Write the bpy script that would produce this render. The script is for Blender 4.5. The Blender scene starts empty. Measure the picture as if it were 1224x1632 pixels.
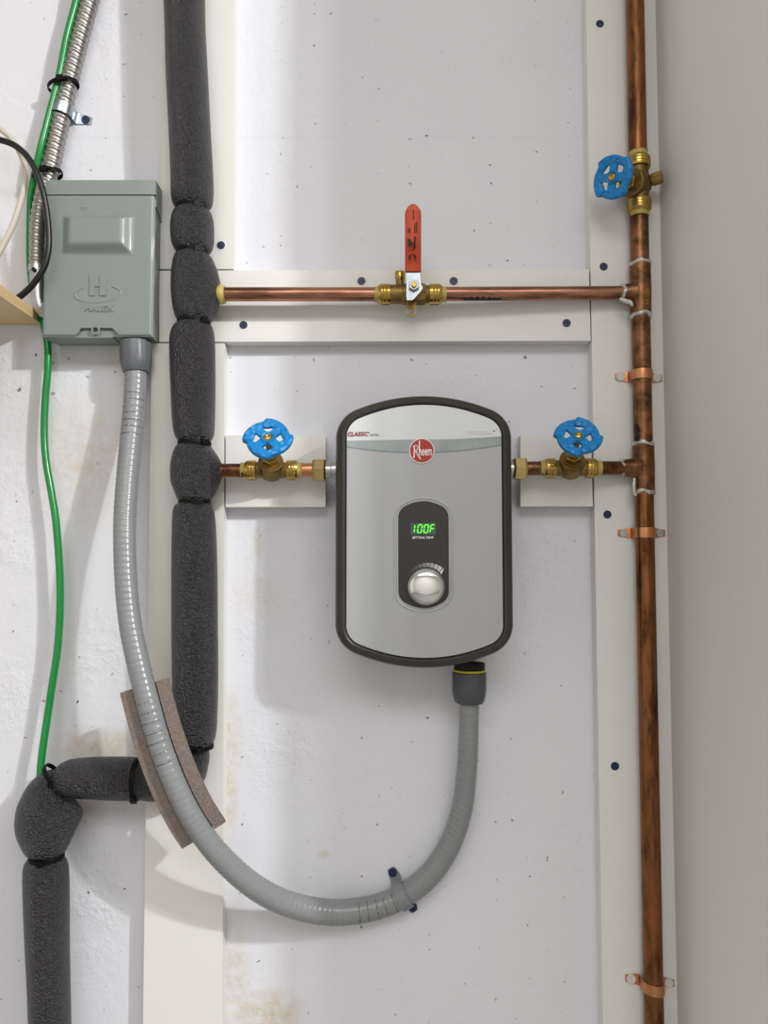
import bpy, bmesh, math, random
from mathutils import Vector, Matrix, Quaternion
random.seed(7)
S = bpy.context.scene
COL = S.collection
PI = math.pi

# ------------------------------------------------------------------ camera
FPX, CAMY, CAMZ, PITCH = 1228.0, -0.91, 1.25, math.radians(3.4)
cam_d = bpy.data.cameras.new('camera')
cam = bpy.data.objects.new('camera', cam_d); COL.objects.link(cam)
cam.location = (0, CAMY, CAMZ)
cam.rotation_euler = (PI/2 + PITCH, 0, 0)
cam_d.sensor_fit = 'VERTICAL'; cam_d.sensor_height = 32.0
cam_d.lens = 32.0*FPX/1632.0
cam_d.clip_start = 0.02
S.camera = cam

# ------------------------------------------------------------------ world, lamps, exposure
w = bpy.data.worlds.new('world'); S.world = w; w.use_nodes = True
w.node_tree.nodes['Background'].inputs[0].default_value = (0.9, 0.95, 1.0, 1)
w.node_tree.nodes['Background'].inputs[1].default_value = 0.3
S.view_settings.view_transform = 'Standard'; S.view_settings.look = 'None'
S.view_settings.gamma = 1.0; S.view_settings.use_curve_mapping = False
S.view_settings.exposure = 0.36

def area(name, loc, target, sx, sy, power, color):
    d = bpy.data.lights.new(name, 'AREA'); d.shape = 'RECTANGLE'
    d.size = sx; d.size_y = sy; d.energy = power; d.color = color
    o = bpy.data.objects.new(name, d); COL.objects.link(o)
    o.location = loc
    o.rotation_euler = (Vector(target) - Vector(loc)).to_track_quat('-Z', 'Y').to_euler()
    return o
area('shop_lamp', (2.10, -2.00, 2.80), (-0.2, 0, 1.25), 0.09, 0.09, 45, (1.0, 0.99, 0.975))
area('shop_lamp', (2.00, -2.12, 2.81), (-0.2, 0, 1.25), 0.09, 0.09, 11, (1.0, 0.99, 0.975))
area('ceiling_panel', (0.15, -2.65, 2.87), (0.15, -2.65, 0), 2.4, 1.3, 41, (1.0, 0.985, 0.965))

# ------------------------------------------------------------------ pixel of the photograph + distance from the wall -> point
def P(px, py, h):
    u, v = (px-612)/FPX, -(py-816)/FPX
    c, s = math.cos(PITCH), math.sin(PITCH)
    d = Vector((u, c - v*s, s + v*c))
    t = (-h - CAMY)/d.y
    return Vector((0, CAMY, CAMZ)) + d*t
def MM(px, py, h):                      # metres per pixel there
    return (P(px+1, py, h) - P(px, py, h)).length

# ------------------------------------------------------------------ materials
def lin(c):
    return tuple(((x/255)/12.92 if x/255 <= .04045 else ((x/255+.055)/1.055)**2.4) for x in c) + (1,)
def mat(name, rgb, rough=.5, metal=0., spec=.5, bump=0., bscale=200., rgb2=None, nscale=30., lo=.4, hi=.65, emit=0., stretch=None, coat=0., rgb3=None):
    m = bpy.data.materials.new(name); m.use_nodes = True
    nt = m.node_tree; b = nt.nodes['Principled BSDF']
    b.inputs['Base Color'].default_value = lin(rgb)
    b.inputs['Roughness'].default_value = rough; b.inputs['Metallic'].default_value = metal
    b.inputs['Specular IOR Level'].default_value = spec
    b.inputs['Coat Weight'].default_value = coat
    if emit:
        b.inputs['Emission Color'].default_value = lin(rgb); b.inputs['Emission Strength'].default_value = emit
    g = None
    def pos():
        nonlocal g
        if g is None:
            g0 = nt.nodes.new('ShaderNodeNewGeometry'); g = g0.outputs['Position']
            if stretch:
                mp = nt.nodes.new('ShaderNodeMapping'); mp.inputs['Scale'].default_value = stretch
                nt.links.new(g, mp.inputs['Vector']); g = mp.outputs['Vector']
        return g
    if rgb2:
        n = nt.nodes.new('ShaderNodeTexNoise'); n.inputs['Scale'].default_value = nscale; n.inputs['Detail'].default_value = 6
        n.inputs['Roughness'].default_value = .65
        nt.links.new(pos(), n.inputs['Vector'])
        r = nt.nodes.new('ShaderNodeValToRGB'); r.color_ramp.elements[0].position = lo; r.color_ramp.elements[1].position = hi
        r.color_ramp.elements[0].color = lin(rgb); r.color_ramp.elements[1].color = lin(rgb2)
        if rgb3:
            e = r.color_ramp.elements.new(lo + (hi-lo)*.5); e.color = lin(rgb3)
        nt.links.new(n.outputs['Fac'], r.inputs['Fac']); nt.links.new(r.outputs['Color'], b.inputs['Base Color'])
    if bump:
        n = nt.nodes.new('ShaderNodeTexNoise'); n.inputs['Scale'].default_value = bscale; n.inputs['Detail'].default_value = 3
        nt.links.new(pos(), n.inputs['Vector'])
        bp = nt.nodes.new('ShaderNodeBump'); bp.inputs['Strength'].default_value = 1.0; bp.inputs['Distance'].default_value = bump
        nt.links.new(n.outputs['Fac'], bp.inputs['Height']); nt.links.new(bp.outputs['Normal'], b.inputs['Normal'])
    return m

def wall_material():
    m = bpy.data.materials.new('painted_block'); m.use_nodes = True
    nt = m.node_tree; b = nt.nodes['Principled BSDF']; N = nt.nodes; L = nt.links
    b.inputs['Roughness'].default_value = .55; b.inputs['Specular IOR Level'].default_value = .35
    pos = N.new('ShaderNodeNewGeometry').outputs['Position']
    def noise(sc, det=4, ro=.6):
        n = N.new('ShaderNodeTexNoise'); n.inputs['Scale'].default_value = sc; n.inputs['Detail'].default_value = det
        n.inputs['Roughness'].default_value = ro; L.new(pos, n.inputs['Vector']); return n.outputs['Fac']
    def math_(op, a, c, clamp=False):
        n = N.new('ShaderNodeMath'); n.operation = op; n.use_clamp = clamp
        for i, x in enumerate((a, c)):
            if isinstance(x, (int, float)): n.inputs[i].default_value = x
            else: L.new(x, n.inputs[i])
        return n.outputs[0]
    def rng(x, a, c, d=0., e=1.):
        n = N.new('ShaderNodeMapRange'); n.inputs[1].default_value = a; n.inputs[2].default_value = c
        n.inputs[3].default_value = d; n.inputs[4].default_value = e; L.new(x, n.inputs[0]); return n.outputs[0]
    def mix(f, c1, c2):
        n = N.new('ShaderNodeMix'); n.data_type = 'RGBA'; L.new(f, n.inputs['Factor'])
        for s, c in ((n.inputs['A'], c1), (n.inputs['B'], c2)):
            if isinstance(c, tuple): s.default_value = c
            else: L.new(c, s)
        return n.outputs['Result']
    col = lin((226, 227, 234))
    # rough patches: where the block face is pitted
    patch = rng(noise(6.0, 4), .45, .66)
    # damp stains with a shape of their own
    stain = None
    for (px, py, rx, rz, a) in ((140, 735, .055, .075, .55), (100, 690, .05, .05, .3), (160, 1190, .05, .022, .9), (366, 1185, .014, .06, .8), (364, 1260, .012, .07, .65),
                                (425, 1618, .045, .028, .95), (372, 1560, .02, .09, .6), (140, 1285, .025, .02, .7), (420, 950, .04, .03, .25), (358, 1340, .008, .05, .5),
                                (185, 570, .02, .02, .4), (410, 870, .008, .02, .4), (515, 1362, .007, .006, .6), (180, 690, .02, .02, .4)):
        c = P(px, py, 0)
        mp = N.new('ShaderNodeMapping'); mp.vector_type = 'TEXTURE'
        mp.inputs['Location'].default_value = c; mp.inputs['Scale'].default_value = (rx, 1, rz)
        L.new(pos, mp.inputs['Vector'])
        ln = N.new('ShaderNodeVectorMath'); ln.operation = 'LENGTH'; L.new(mp.outputs['Vector'], ln.inputs[0])
        f = math_('MULTIPLY', rng(ln.outputs['Value'], 1.25, .25), a)
        stain = f if stain is None else math_('MAXIMUM', stain, f)
    sf = math_('MULTIPLY', stain, rng(noise(60, 6, .7), .36, .66, .15, 1.0))
    c1 = mix(sf, col, lin((196, 178, 138)))
    spots = None
    for (px, py, rx, rz, a) in ((860, 80, .09, .07, .8), (870, 880, .06, .09, .9), (820, 1040, .05, .05, .8), (400, 960, .05, .10, .55), (510, 900, .03, .08, .6), (440, 1190, .06, .06, .7), (40, 600, .10, .06, .8),
                                (20, 820, .08, .12, .7), (165, 1040, .06, .05, .8), (150, 1440, .04, .10, .8), (30, 1110, .06, .06, .8), (160, 60, .06, .09, .6), (420, 100, .05, .06, .4), (600, 1280, .10, .06, .35), (880, 1340, .06, .08, .4)):
        c = P(px, py, 0)
        mp = N.new('ShaderNodeMapping'); mp.vector_type = 'TEXTURE'
        mp.inputs['Location'].default_value = c; mp.inputs['Scale'].default_value = (rx, 1, rz)
        L.new(pos, mp.inputs['Vector'])
        ln = N.new('ShaderNodeVectorMath'); ln.operation = 'LENGTH'; L.new(mp.outputs['Vector'], ln.inputs[0])
        f = math_('MULTIPLY', rng(ln.outputs['Value'], 1.3, .4), a)
        spots = f if spots is None else math_('MAXIMUM', spots, f)
    patch = math_('MAXIMUM', math_('MULTIPLY', spots, rng(noise(26, 4), .38, .58)), math_('MULTIPLY', patch, .5))
    # pin holes
    vo = N.new('ShaderNodeTexVoronoi'); vo.voronoi_dimensions = '2D'; vo.inputs['Scale'].default_value = 52; vo.inputs['Randomness'].default_value = 1
    sx = N.new('ShaderNodeSeparateXYZ'); L.new(pos, sx.inputs[0]); cx = N.new('ShaderNodeCombineXYZ')
    L.new(sx.outputs['X'], cx.inputs['X']); L.new(sx.outputs['Z'], cx.inputs['Y'])
    nd = N.new('ShaderNodeMix'); nd.data_type = 'VECTOR'; nd.inputs['Factor'].default_value = .012
    nn = N.new('ShaderNodeTexNoise'); nn.inputs['Scale'].default_value = 120; L.new(pos, nn.inputs['Vector'])
    L.new(cx.outputs[0], nd.inputs['A']); L.new(nn.outputs['Color'], nd.inputs['B']); L.new(nd.outputs['Result'], vo.inputs['Vector'])
    sep = N.new('ShaderNodeSeparateColor'); L.new(vo.outputs['Color'], sep.inputs['Color'])
    size = rng(sep.outputs['Red'], .70, 1.0, 0.02, .13)
    hole = rng(math_('DIVIDE', vo.outputs['Distance'], math_('MAXIMUM', math_('MULTIPLY', size, math_('MAXIMUM', patch, .45)), .0001)), 1.3, .6)
    deep = math_('MULTIPLY', hole, rng(sep.outputs['Green'], .2, .9))
    c2 = mix(deep, c1, lin((74, 71, 70)))
    L.new(c2, b.inputs['Base Color'])
    hgt = math_('MULTIPLY', noise(130, 5, .65), math_('ADD', math_('MULTIPLY', patch, .0018), .00025))
    hgt = math_('ADD', hgt, math_('MULTIPLY', rng(noise(38, 4, .6), .35, .6), math_('MULTIPLY', patch, .0022)))
    hgt = math_('ADD', hgt, math_('MULTIPLY', noise(9, 3), .0012))
    hgt = math_('SUBTRACT', hgt, math_('MULTIPLY', hole, .0012))
    bp = N.new('ShaderNodeBump'); bp.inputs['Distance'].default_value = 1.0; bp.inputs['Strength'].default_value = .55
    L.new(hgt, bp.inputs['Height']); L.new(bp.outputs['Normal'], b.inputs['Normal'])
    return m

M = {}
M['wall'] = wall_material()
M['side_wall'] = mat('painted_side_wall', (233, 230, 224), .6, bump=.0002, bscale=90)
M['ceiling'] = mat('ceiling_paint', (232, 232, 230), .8)
M['floor'] = mat('concrete_floor', (150, 148, 144), .7, rgb2=(128, 126, 122), nscale=6)
M['board'] = mat('painted_board', (233, 232, 229), .42, bump=.00012, bscale=60, rgb2=(231, 230, 226), nscale=14)
M['copper'] = mat('tarnished_copper', (158, 104, 78), .38, .9, bump=.00025, bscale=260, rgb3=(122, 88, 58), rgb2=(84, 52, 38), nscale=46, lo=.36, hi=.62)
M['copper_h'] = mat('drawn_copper', (182, 132, 108), .3, .95, rgb2=(108, 74, 56), nscale=22, lo=.45, hi=.62, stretch=(.35, 1, 3))
M['copper_v'] = mat('riser_copper', (158, 96, 64), .36, .92, bump=.00012, bscale=400, rgb3=(134, 90, 54), rgb2=(88, 52, 34), nscale=40, lo=.36, hi=.64, stretch=(2.2, 1, .45))
M['copper_new'] = mat('bright_copper', (206, 146, 104), .34, 1.0)
M['solder'] = mat('solder', (206, 206, 200), .42, .75, bump=.0006, bscale=380)
M['flux'] = mat('yellow_flux', (168, 120, 30), .5, .3, rgb2=(110, 72, 40), nscale=240)
M['soot'] = mat('soot', (14, 12, 12), .55)
M['brass'] = mat('brass', (196, 166, 92), .26, 1.0, rgb2=(172, 140, 70), nscale=60)
M['brass_cast'] = mat('cast_brass', (150, 124, 74), .48, .9, bump=.00025, bscale=420, rgb2=(116, 94, 56), nscale=70)
M['brass_pale'] = mat('release_collar', (190, 170, 96), .5, .1)
M['nut'] = mat('nut_brass', (212, 190, 128), .3, 1.0)
M['steel'] = mat('steel', (190, 190, 192), .32, 1.0)
M['zinc'] = mat('zinc_plate', (170, 178, 184), .3, .95, rgb2=(150, 158, 166), nscale=80)
M['flex'] = mat('flexible_steel', (166, 162, 158), .34, .95)
M['blue'] = mat('blue_cast_paint', (8, 130, 200), .42, bump=.0004, bscale=260)
M['orange'] = mat('orange_vinyl', (206, 78, 36), .5)
M['foam'] = mat('black_foam', (44, 43, 46), .24, spec=.7, bump=.0065, bscale=370)
M['foam_grey'] = mat('brown_grey_foam', (122, 110, 104), .9, spec=.2, bump=.0012, bscale=600, rgb2=(142, 130, 122), nscale=420)
M['tie'] = mat('black_nylon', (9, 9, 10), .5, spec=.15)
M['gland'] = mat('grey_gland', (98, 101, 106), .38)
M['gland_d'] = mat('dark_gland', (74, 76, 79), .45)
M['oring'] = mat('yellow_seal', (196, 184, 40), .5)
M['conduit'] = mat('grey_pvc_jacket', (136, 139, 141), .28, spec=.5)
M['print'] = mat('black_print', (70, 72, 74), .6)
M['print_dark'] = mat('black_ink', (24, 18, 18), .6)
M['clamp'] = mat('grey_clamp', (128, 134, 136), .45)
M['green'] = mat('green_wire', (8, 132, 58), .25, coat=.3, bump=.00012, bscale=500)
M['black'] = mat('black_cable', (8, 8, 9), .35)
M['white'] = mat('beige_cable', (206, 200, 188), .5)
M['box'] = mat('grey_green_enamel', (131, 142, 136), .38, bump=.00004, bscale=700, coat=.15)
M['gap'] = mat('dark_gap', (20, 22, 22), .8)
M['wood'] = mat('birch_ply', (222, 196, 148), .6, rgb2=(206, 178, 128), nscale=10, stretch=(1, 1, 14))
M['screw_blue'] = mat('blue_screw', (24, 40, 74), .4)
M['screw_hole'] = mat('countersink', (236, 236, 234), .6)
M['screw_zinc'] = mat('zinc_screw', (196, 204, 212), .3, .95)
M['screw_white'] = mat('white_screw', (214, 212, 206), .5)
M['bezel'] = mat('charcoal_plastic', (56, 54, 50), .36, bump=.00003, bscale=900)
M['cover'] = mat('silver_paint', (172, 174, 177), .42, .2)
M['cover_top'] = mat('light_silver_paint', (216, 219, 221), .4, .1)
M['swoosh'] = mat('grey_green_band', (160, 170, 169), .3, .1, rgb2=(148, 158, 160), nscale=40)
M['swoosh_d'] = mat('band_edge', (132, 138, 140), .4)
M['panel'] = mat('black_gloss', (30, 28, 26), .06, spec=.6)
M['chrome'] = mat('chrome', (236, 236, 236), .03, 1.0)
M['chrome_ring'] = mat('satin_chrome', (170, 172, 174), .25, 1.0)
M['lcd'] = mat('display_back', (66, 92, 88), .3)
M['led'] = mat('green_led', (92, 255, 24), .4, emit=1.1)
M['red'] = mat('badge_red', (176, 44, 34), .4)
M['paper'] = mat('white_print', (242, 242, 240), .5)
M['label_grey'] = mat('grey_print', (138, 140, 142), .5)
M['label_red'] = mat('red_print', (140, 36, 46), .5)
M['pale_print'] = mat('pale_print', (232, 234, 236), .5)
for k in range(10):
    g = 62 + k*19
    M['tick%d' % k] = mat('tick_print', (g, g-1, g-3), .5)

# ------------------------------------------------------------------ builders
def tag(o, label, cat, group=None):
    o['label'] = label; o['category'] = cat
    if group: o['group'] = group
    return o
def thing(name, label, cat, loc, group=None):
    o = bpy.data.objects.new(name, None); COL.objects.link(o)
    o.empty_display_size = .02; o.location = loc
    return tag(o, label, cat, group)
def obj(name, bm, m, parent=None, smooth=35, loc=None):
    """bm is in world coordinates; the object's origin goes to its parent's (or loc)."""
    origin = None
    if parent is not None:
        origin = Vector(parent['_o']) if '_o' in parent else parent.location.copy()
        p = parent.parent
        if '_o' not in parent:
            while p is not None: origin = origin + p.location; p = p.parent
    elif loc is not None:
        origin = Vector(loc)
    if origin is not None:
        bmesh.ops.translate(bm, verts=bm.verts, vec=-origin)
    bmesh.ops.recalc_face_normals(bm, faces=bm.faces)
    me = bpy.data.meshes.new(name); bm.to_mesh(me); bm.free()
    me.materials.append(m)
    if smooth:
        me.polygons.foreach_set('use_smooth', [True]*len(me.polygons))
        me.set_sharp_from_angle(angle=math.radians(smooth))
    o = bpy.data.objects.new(name, me); COL.objects.link(o)
    if parent is not None: o.parent = parent
    elif loc is not None: o.location = loc
    return o
def single(name, bm, m, label, cat, loc, group=None, smooth=35):
    return tag(obj(name, bm, m, None, smooth, loc), label, cat, group)

def quad_prism(bm, front, back):
    """two loops of the same length -> closed prism"""
    a = [bm.verts.new(p) for p in front]; b = [bm.verts.new(p) for p in back]
    bm.faces.new(a); bm.faces.new(list(reversed(b)))
    n = len(a)
    for i in range(n):
        j = (i+1) % n
        bm.faces.new((a[j], a[i], b[i], b[j]))
    return a, b
def bevel_all(bm, w, seg=2, angle=30):
    es = [e for e in bm.edges if len(e.link_faces) == 2 and e.calc_face_angle(0) > math.radians(angle)]
    bmesh.ops.bevel(bm, geom=es, offset=w, segments=seg, profile=.5, affect='EDGES', clamp_overlap=True)
def box(bm, lo, hi, bev=0.):
    b2 = bmesh.new()
    (x0, y0, z0), (x1, y1, z1) = lo, hi
    quad_prism(b2, [Vector((x0, y0, z0)), Vector((x1, y0, z0)), Vector((x1, y0, z1)), Vector((x0, y0, z1))],
                   [Vector((x0, y1, z0)), Vector((x1, y1, z0)), Vector((x1, y1, z1)), Vector((x0, y1, z1))])
    if bev: bevel_all(b2, bev)
    merge(bm, b2)
def merge(bm, b2, mtx=None):
    if mtx is not None: bmesh.ops.transform(b2, matrix=mtx, verts=b2.verts)
    me = bpy.data.meshes.new('tmp'); b2.to_mesh(me); b2.free(); bm.from_mesh(me); bpy.data.meshes.remove(me)
def frame(axis, hint=None):
    a = Vector(axis).normalized()
    h = Vector(hint) if hint is not None else (Vector((0, -1, 0)) if abs(a.y) < .8 else Vector((0, 0, 1)))
    x = h - a*h.dot(a); x.normalize(); y = a.cross(x)
    return x, y, a
def lathe(bm, prof, o, axis, seg=28, hint=None, rad=None):
    """profile of (radius, distance along the axis); radius 0 closes the end; rad(phi) scales the radius"""
    x, y, a = frame(axis, hint); o = Vector(o)
    rings = []
    for r, t in prof:
        if r <= 1e-7: rings.append([bm.verts.new(o + a*t)])
        else:
            rings.append([bm.verts.new(o + a*t + (x*math.cos(2*PI*i/seg) + y*math.sin(2*PI*i/seg))*(r*(rad(2*PI*i/seg) if rad else 1))) for i in range(seg)])
    for A, B in zip(rings, rings[1:]):
        if len(A) == 1 and len(B) == 1: continue
        for i in range(seg):
            j = (i+1) % seg
            if len(A) == 1: bm.faces.new((A[0], B[j], B[i]))
            elif len(B) == 1: bm.faces.new((A[i], A[j], B[0]))
            else: bm.faces.new((A[i], A[j], B[j], B[i]))
def catmull(pts, step):
    pts = [Vector(p) for p in pts]
    ext = [pts[0]*2 - pts[1]] + pts + [pts[-1]*2 - pts[-2]]
    dense = []
    for i in range(1, len(ext)-2):
        p0, p1, p2, p3 = ext[i-1:i+3]
        for k in range(24):
            t = k/24
            dense.append(.5*((2*p1) + (p2-p0)*t + (2*p0-5*p1+4*p2-p3)*t*t + (3*p1-p0-3*p2+p3)*t**3))
    dense.append(ext[-2].copy())
    L = [0.]
    for a, b in zip(dense, dense[1:]): L.append(L[-1] + (b-a).length)
    n = max(2, int(round(L[-1]/step))); out = []; j = 0
    for k in range(n+1):
        s = L[-1]*k/n
        while j < len(L)-2 and L[j+1] < s: j += 1
        d = L[j+1]-L[j]
        out.append(dense[j].lerp(dense[j+1], (s-L[j])/d if d > 1e-12 else 0))
    return out, L[-1]
def sweep(bm, path, r, seg=20, hint=(0, -1, 0), caps=True):
    """r: radius or f(distance, fraction, phi); phi = 0 faces the hint"""
    n = len(path); s = 0.; rings = []; prevx = None
    tot = sum((b-a).length for a, b in zip(path, path[1:]))
    for i, p in enumerate(path):
        t = (path[min(i+1, n-1)] - path[max(i-1, 0)]).normalized()
        if i: s += (p - path[i-1]).length
        h = Vector(hint) if prevx is None else prevx
        x = h - t*h.dot(t)
        if x.length < 1e-6: x = t.orthogonal()
        x.normalize(); prevx = x; y = t.cross(x)
        ring = []
        for k in range(seg):
            ph = 2*PI*k/seg
            rr = r(s, s/tot, ph) if callable(r) else r
            ring.append(bm.verts.new(p + (x*math.cos(ph) + y*math.sin(ph))*rr))
        rings.append(ring)
    for A, B in zip(rings, rings[1:]):
        for k in range(seg):
            j = (k+1) % seg
            bm.faces.new((A[k], A[j], B[j], B[k]))
    if caps:
        bm.faces.new(list(reversed(rings[0]))); bm.faces.new(rings[-1])
    return rings
def rect_sweep(bm, pts, width, thick, wdir, closed=False):
    """a strap: flat section swept through pts; wdir is across its width"""
    w = Vector(wdir).normalized(); n = len(pts); rings = []
    for i, p in enumerate(pts):
        if closed: t = (pts[(i+1) % n] - pts[i-1]).normalized()
        else: t = (pts[min(i+1, n-1)] - pts[max(i-1, 0)]).normalized()
        nrm = t.cross(w).normalized()
        rings.append([bm.verts.new(p + w*(width/2*a) + nrm*(thick*b)) for a, b in ((-1, 0), (1, 0), (1, 1), (-1, 1))])
    rng = range(n if closed else n-1)
    for i in rng:
        A, B = rings[i], rings[(i+1) % n]
        for k in range(4):
            j = (k+1) % 4
            bm.faces.new((A[k], A[j], B[j], B[k]))
    if not closed:
        bm.faces.new(list(reversed(rings[0]))); bm.faces.new(rings[-1])
def text(name, body, size, m, parent, loc, rot=0., ext=.0002, shear=0., sx=1., align='CENTER', bold=0., normal_y=True):
    c = bpy.data.curves.new('txt', 'FONT'); c.body = body; c.size = size; c.extrude = ext; c.shear = shear
    c.align_x = align; c.align_y = 'CENTER'; c.offset = bold; c.resolution_u = 3
    t = bpy.data.objects.new('txt', c); COL.objects.link(t)
    dg = bpy.context.evaluated_depsgraph_get(); dg.update()
    me = bpy.data.meshes.new_from_object(t.evaluated_get(dg)); bpy.data.objects.remove(t); bpy.data.curves.remove(c)
    bm = bmesh.new(); bm.from_mesh(me); bpy.data.meshes.remove(me)
    mt = Matrix.Translation(loc) @ Matrix.Rotation(PI/2, 4, 'X') @ Matrix.Rotation(rot, 4, 'Z') @ Matrix.Diagonal((sx, 1, 1, 1))
    bmesh.ops.transform(bm, matrix=mt, verts=bm.verts)
    return obj(name, bm, m, parent, 0)

# ------------------------------------------------------------------ the room
XR = (P(1044, 0, .019).x + P(1057.5, 600, .019).x + P(1070, 1180, .019).x + P(1083, 1632, .019).x)/4   # face of the side wall
def struct(name, bm, m, loc=None):
    o = obj(name, bm, m, None, 0, loc); o['kind'] = 'structure'; return o
bm = bmesh.new(); box(bm, (-2.4, .0002, 0), (4.0, .12, 2.9)); wall_b = struct('wall_back', bm, M['wall'])
bm = bmesh.new(); box(bm, (XR, -.405, 0), (XR+.11, .0006, 2.9)); struct('wall_right', bm, M['side_wall'])
bm = bmesh.new(); box(bm, (-2.4, -4.1, -.1), (4.0, .12, 0)); struct('floor', bm, M['floor'])
bm = bmesh.new(); box(bm, (-2.4, -4.1, 2.9), (4.0, .12, 3.0)); struct('ceiling', bm, M['ceiling'])
bm = bmesh.new(); box(bm, (-2.5, -4.1, 0), (-2.4, .12, 2.9)); struct('wall_left', bm, M['side_wall'])
bm = bmesh.new(); box(bm, (-2.4, -4.2, 0), (4.0, -4.1, 2.9)); struct('wall_front', bm, M['side_wall'])
bm = bmesh.new(); box(bm, (4.0, -4.1, 0), (4.1, .12, 2.9)); struct('wall_far', bm, M['side_wall'])
# painted concrete blocks, running bond, their joints almost filled with paint
zj = P(300, 1573, 0).z; zj -= math.floor(zj/.2)*.2
bl_cache = {}
z = zj - .2; row = 0
while z < 2.9:
    x = XR - .4*(1 if row % 2 else .5)
    xe = XR
    while xe > -1.7:
        x0, x1 = x, xe; z0, z1 = max(z, 0), min(z+.2, 2.9)
        key = (round(x1-x0, 3), round(z1-z0, 3))
        if z1 - z0 > .02:
            if key not in bl_cache:
                bm = bmesh.new(); g = .0002
                box(bm, (g, 0, g), (x1-x0-g, .0016, z1-z0-g), .00025)
                o = obj('block', bm, M['wall'], None, 0); bl_cache[key] = o.data
            else:
                o = bpy.data.objects.new('block', bl_cache[key]); COL.objects.link(o)
            o.parent = wall_b; o.location = (x0, 0, z0)
        xe = x; x -= .4
    z += .2; row += 1

# ------------------------------------------------------------------ screws
def screw_mesh(r, key, m, dome=.0006):
    bm = bmesh.new(); seg = 36
    star = lambda ph: 1 + .22*math.cos(6*ph)
    x, y, a = frame((0, -1, 0))
    def ring(rr, t, f=None): return [bm.verts.new(a*t + (x*math.cos(2*PI*i/seg) + y*math.sin(2*PI*i/seg))*rr*(f(2*PI*i/seg) if f else 1)) for i in range(seg)]
    if key == 'cross':
        f = lambda ph: (1.0 if abs(math.sin(2*ph)) < .45 else .38)
    else: f = star
    k = .36 if key == 'star' else .5
    rs = [ring(r, -.002), ring(r, .0004), ring(r*.9, .0004+dome), ring(r*k, .0004+dome, f), ring(r*k*.8, .0004+dome-(.0001 if key == 'flat' else .0006), f)]
    for A, B in zip(rs, rs[1:]):
        for i in range(seg):
            j = (i+1) % seg; bm.faces.new((A[i], A[j], B[j], B[i]))
    bm.faces.new(rs[-1]); bm.faces.new(list(reversed(rs[0])))
    bmesh.ops.recalc_face_normals(bm, faces=bm.faces)
    me = bpy.data.meshes.new('screw'); bm.to_mesh(me); bm.free(); me.materials.append(m)
    return me
SCREW = {'blue': screw_mesh(.0047, 'star', M['screw_blue']), 'zinc': screw_mesh(.0045, 'cross', M['screw_zinc'], .001),
         'white': screw_mesh(.0052, 'flat', M['screw_white'], .0012), 'small_blue': screw_mesh(.0052, 'star', M['screw_blue'], .001)}
def screw(parent, p, kind='blue', label=None):
    o = bpy.data.objects.new('screw', SCREW[kind]); COL.objects.link(o)
    o.parent = parent; o.location = Vector(p) - parent.location
    if label: o['label'] = label
    return o

# ------------------------------------------------------------------ mounting boards
TB = .019
def board(pts, label, screws=(), group=None, xr=None):
    front = [P(x, y, TB) for x, y in pts]
    if xr is not None: front[1].x = front[2].x = xr
    back = [Vector((p.x, 0, p.z)) for p in front]
    loc = Vector((sum(p.x for p in front)/4, 0, min(p.z for p in front)))
    bm = bmesh.new(); quad_prism(bm, front, back); bevel_all(bm, .0011, 2)
    o = single('mounting_board', bm, M['board'], label, 'board', loc, None)
    for (sx, sy) in screws:
        p = P(sx, sy, TB)
        # pale countersink ring and the blue head in it
        b = bmesh.new(); lathe(b, [(.0048, .0), (.0049, .0004), (.0060, .0003), (.0063, -.0002)], p, (0, -1, 0), 28)
        obj('countersink', b, M['screw_hole'], o)
        screw(o, p + Vector((0, .0002, 0)), 'blue')
    return o
board([(267.5, -800), (377.5, -800), (372, 428.5), (255, 428.5)], 'upright white board behind the top of the black foam pipe, above the long crossboard', [(352, 391)])
board([(254, 431.5), (938.5, 429.5), (941.5, 543), (253.5, 544.8)], 'long horizontal white board carrying the orange lever valve', [(388, 518), (576, 448), (723, 448), (903, 515)])
board([(241.5, 547), (358, 547), (351.7, 2500), (217, 2500)], 'tall white upright board under the crossboard, behind the lower black foam pipe')
board([(920.7, -800), (1026.3, -800), (1103, 2500), (975.6, 2500)], 'full height white board behind the bare copper riser', [(956, 38), (962, 425), (968, 820), (980, 1221)], xr=XR-.0002)
board([(359.5, 694), (519, 694), (519, 808), (359.5, 808)], 'short white board stub behind the valve between foam pipe and heater')
board([(829.5, 694), (942.5, 694), (945, 807), (829.5, 807)], 'short white board stub behind the valve between heater and copper riser')

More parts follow.
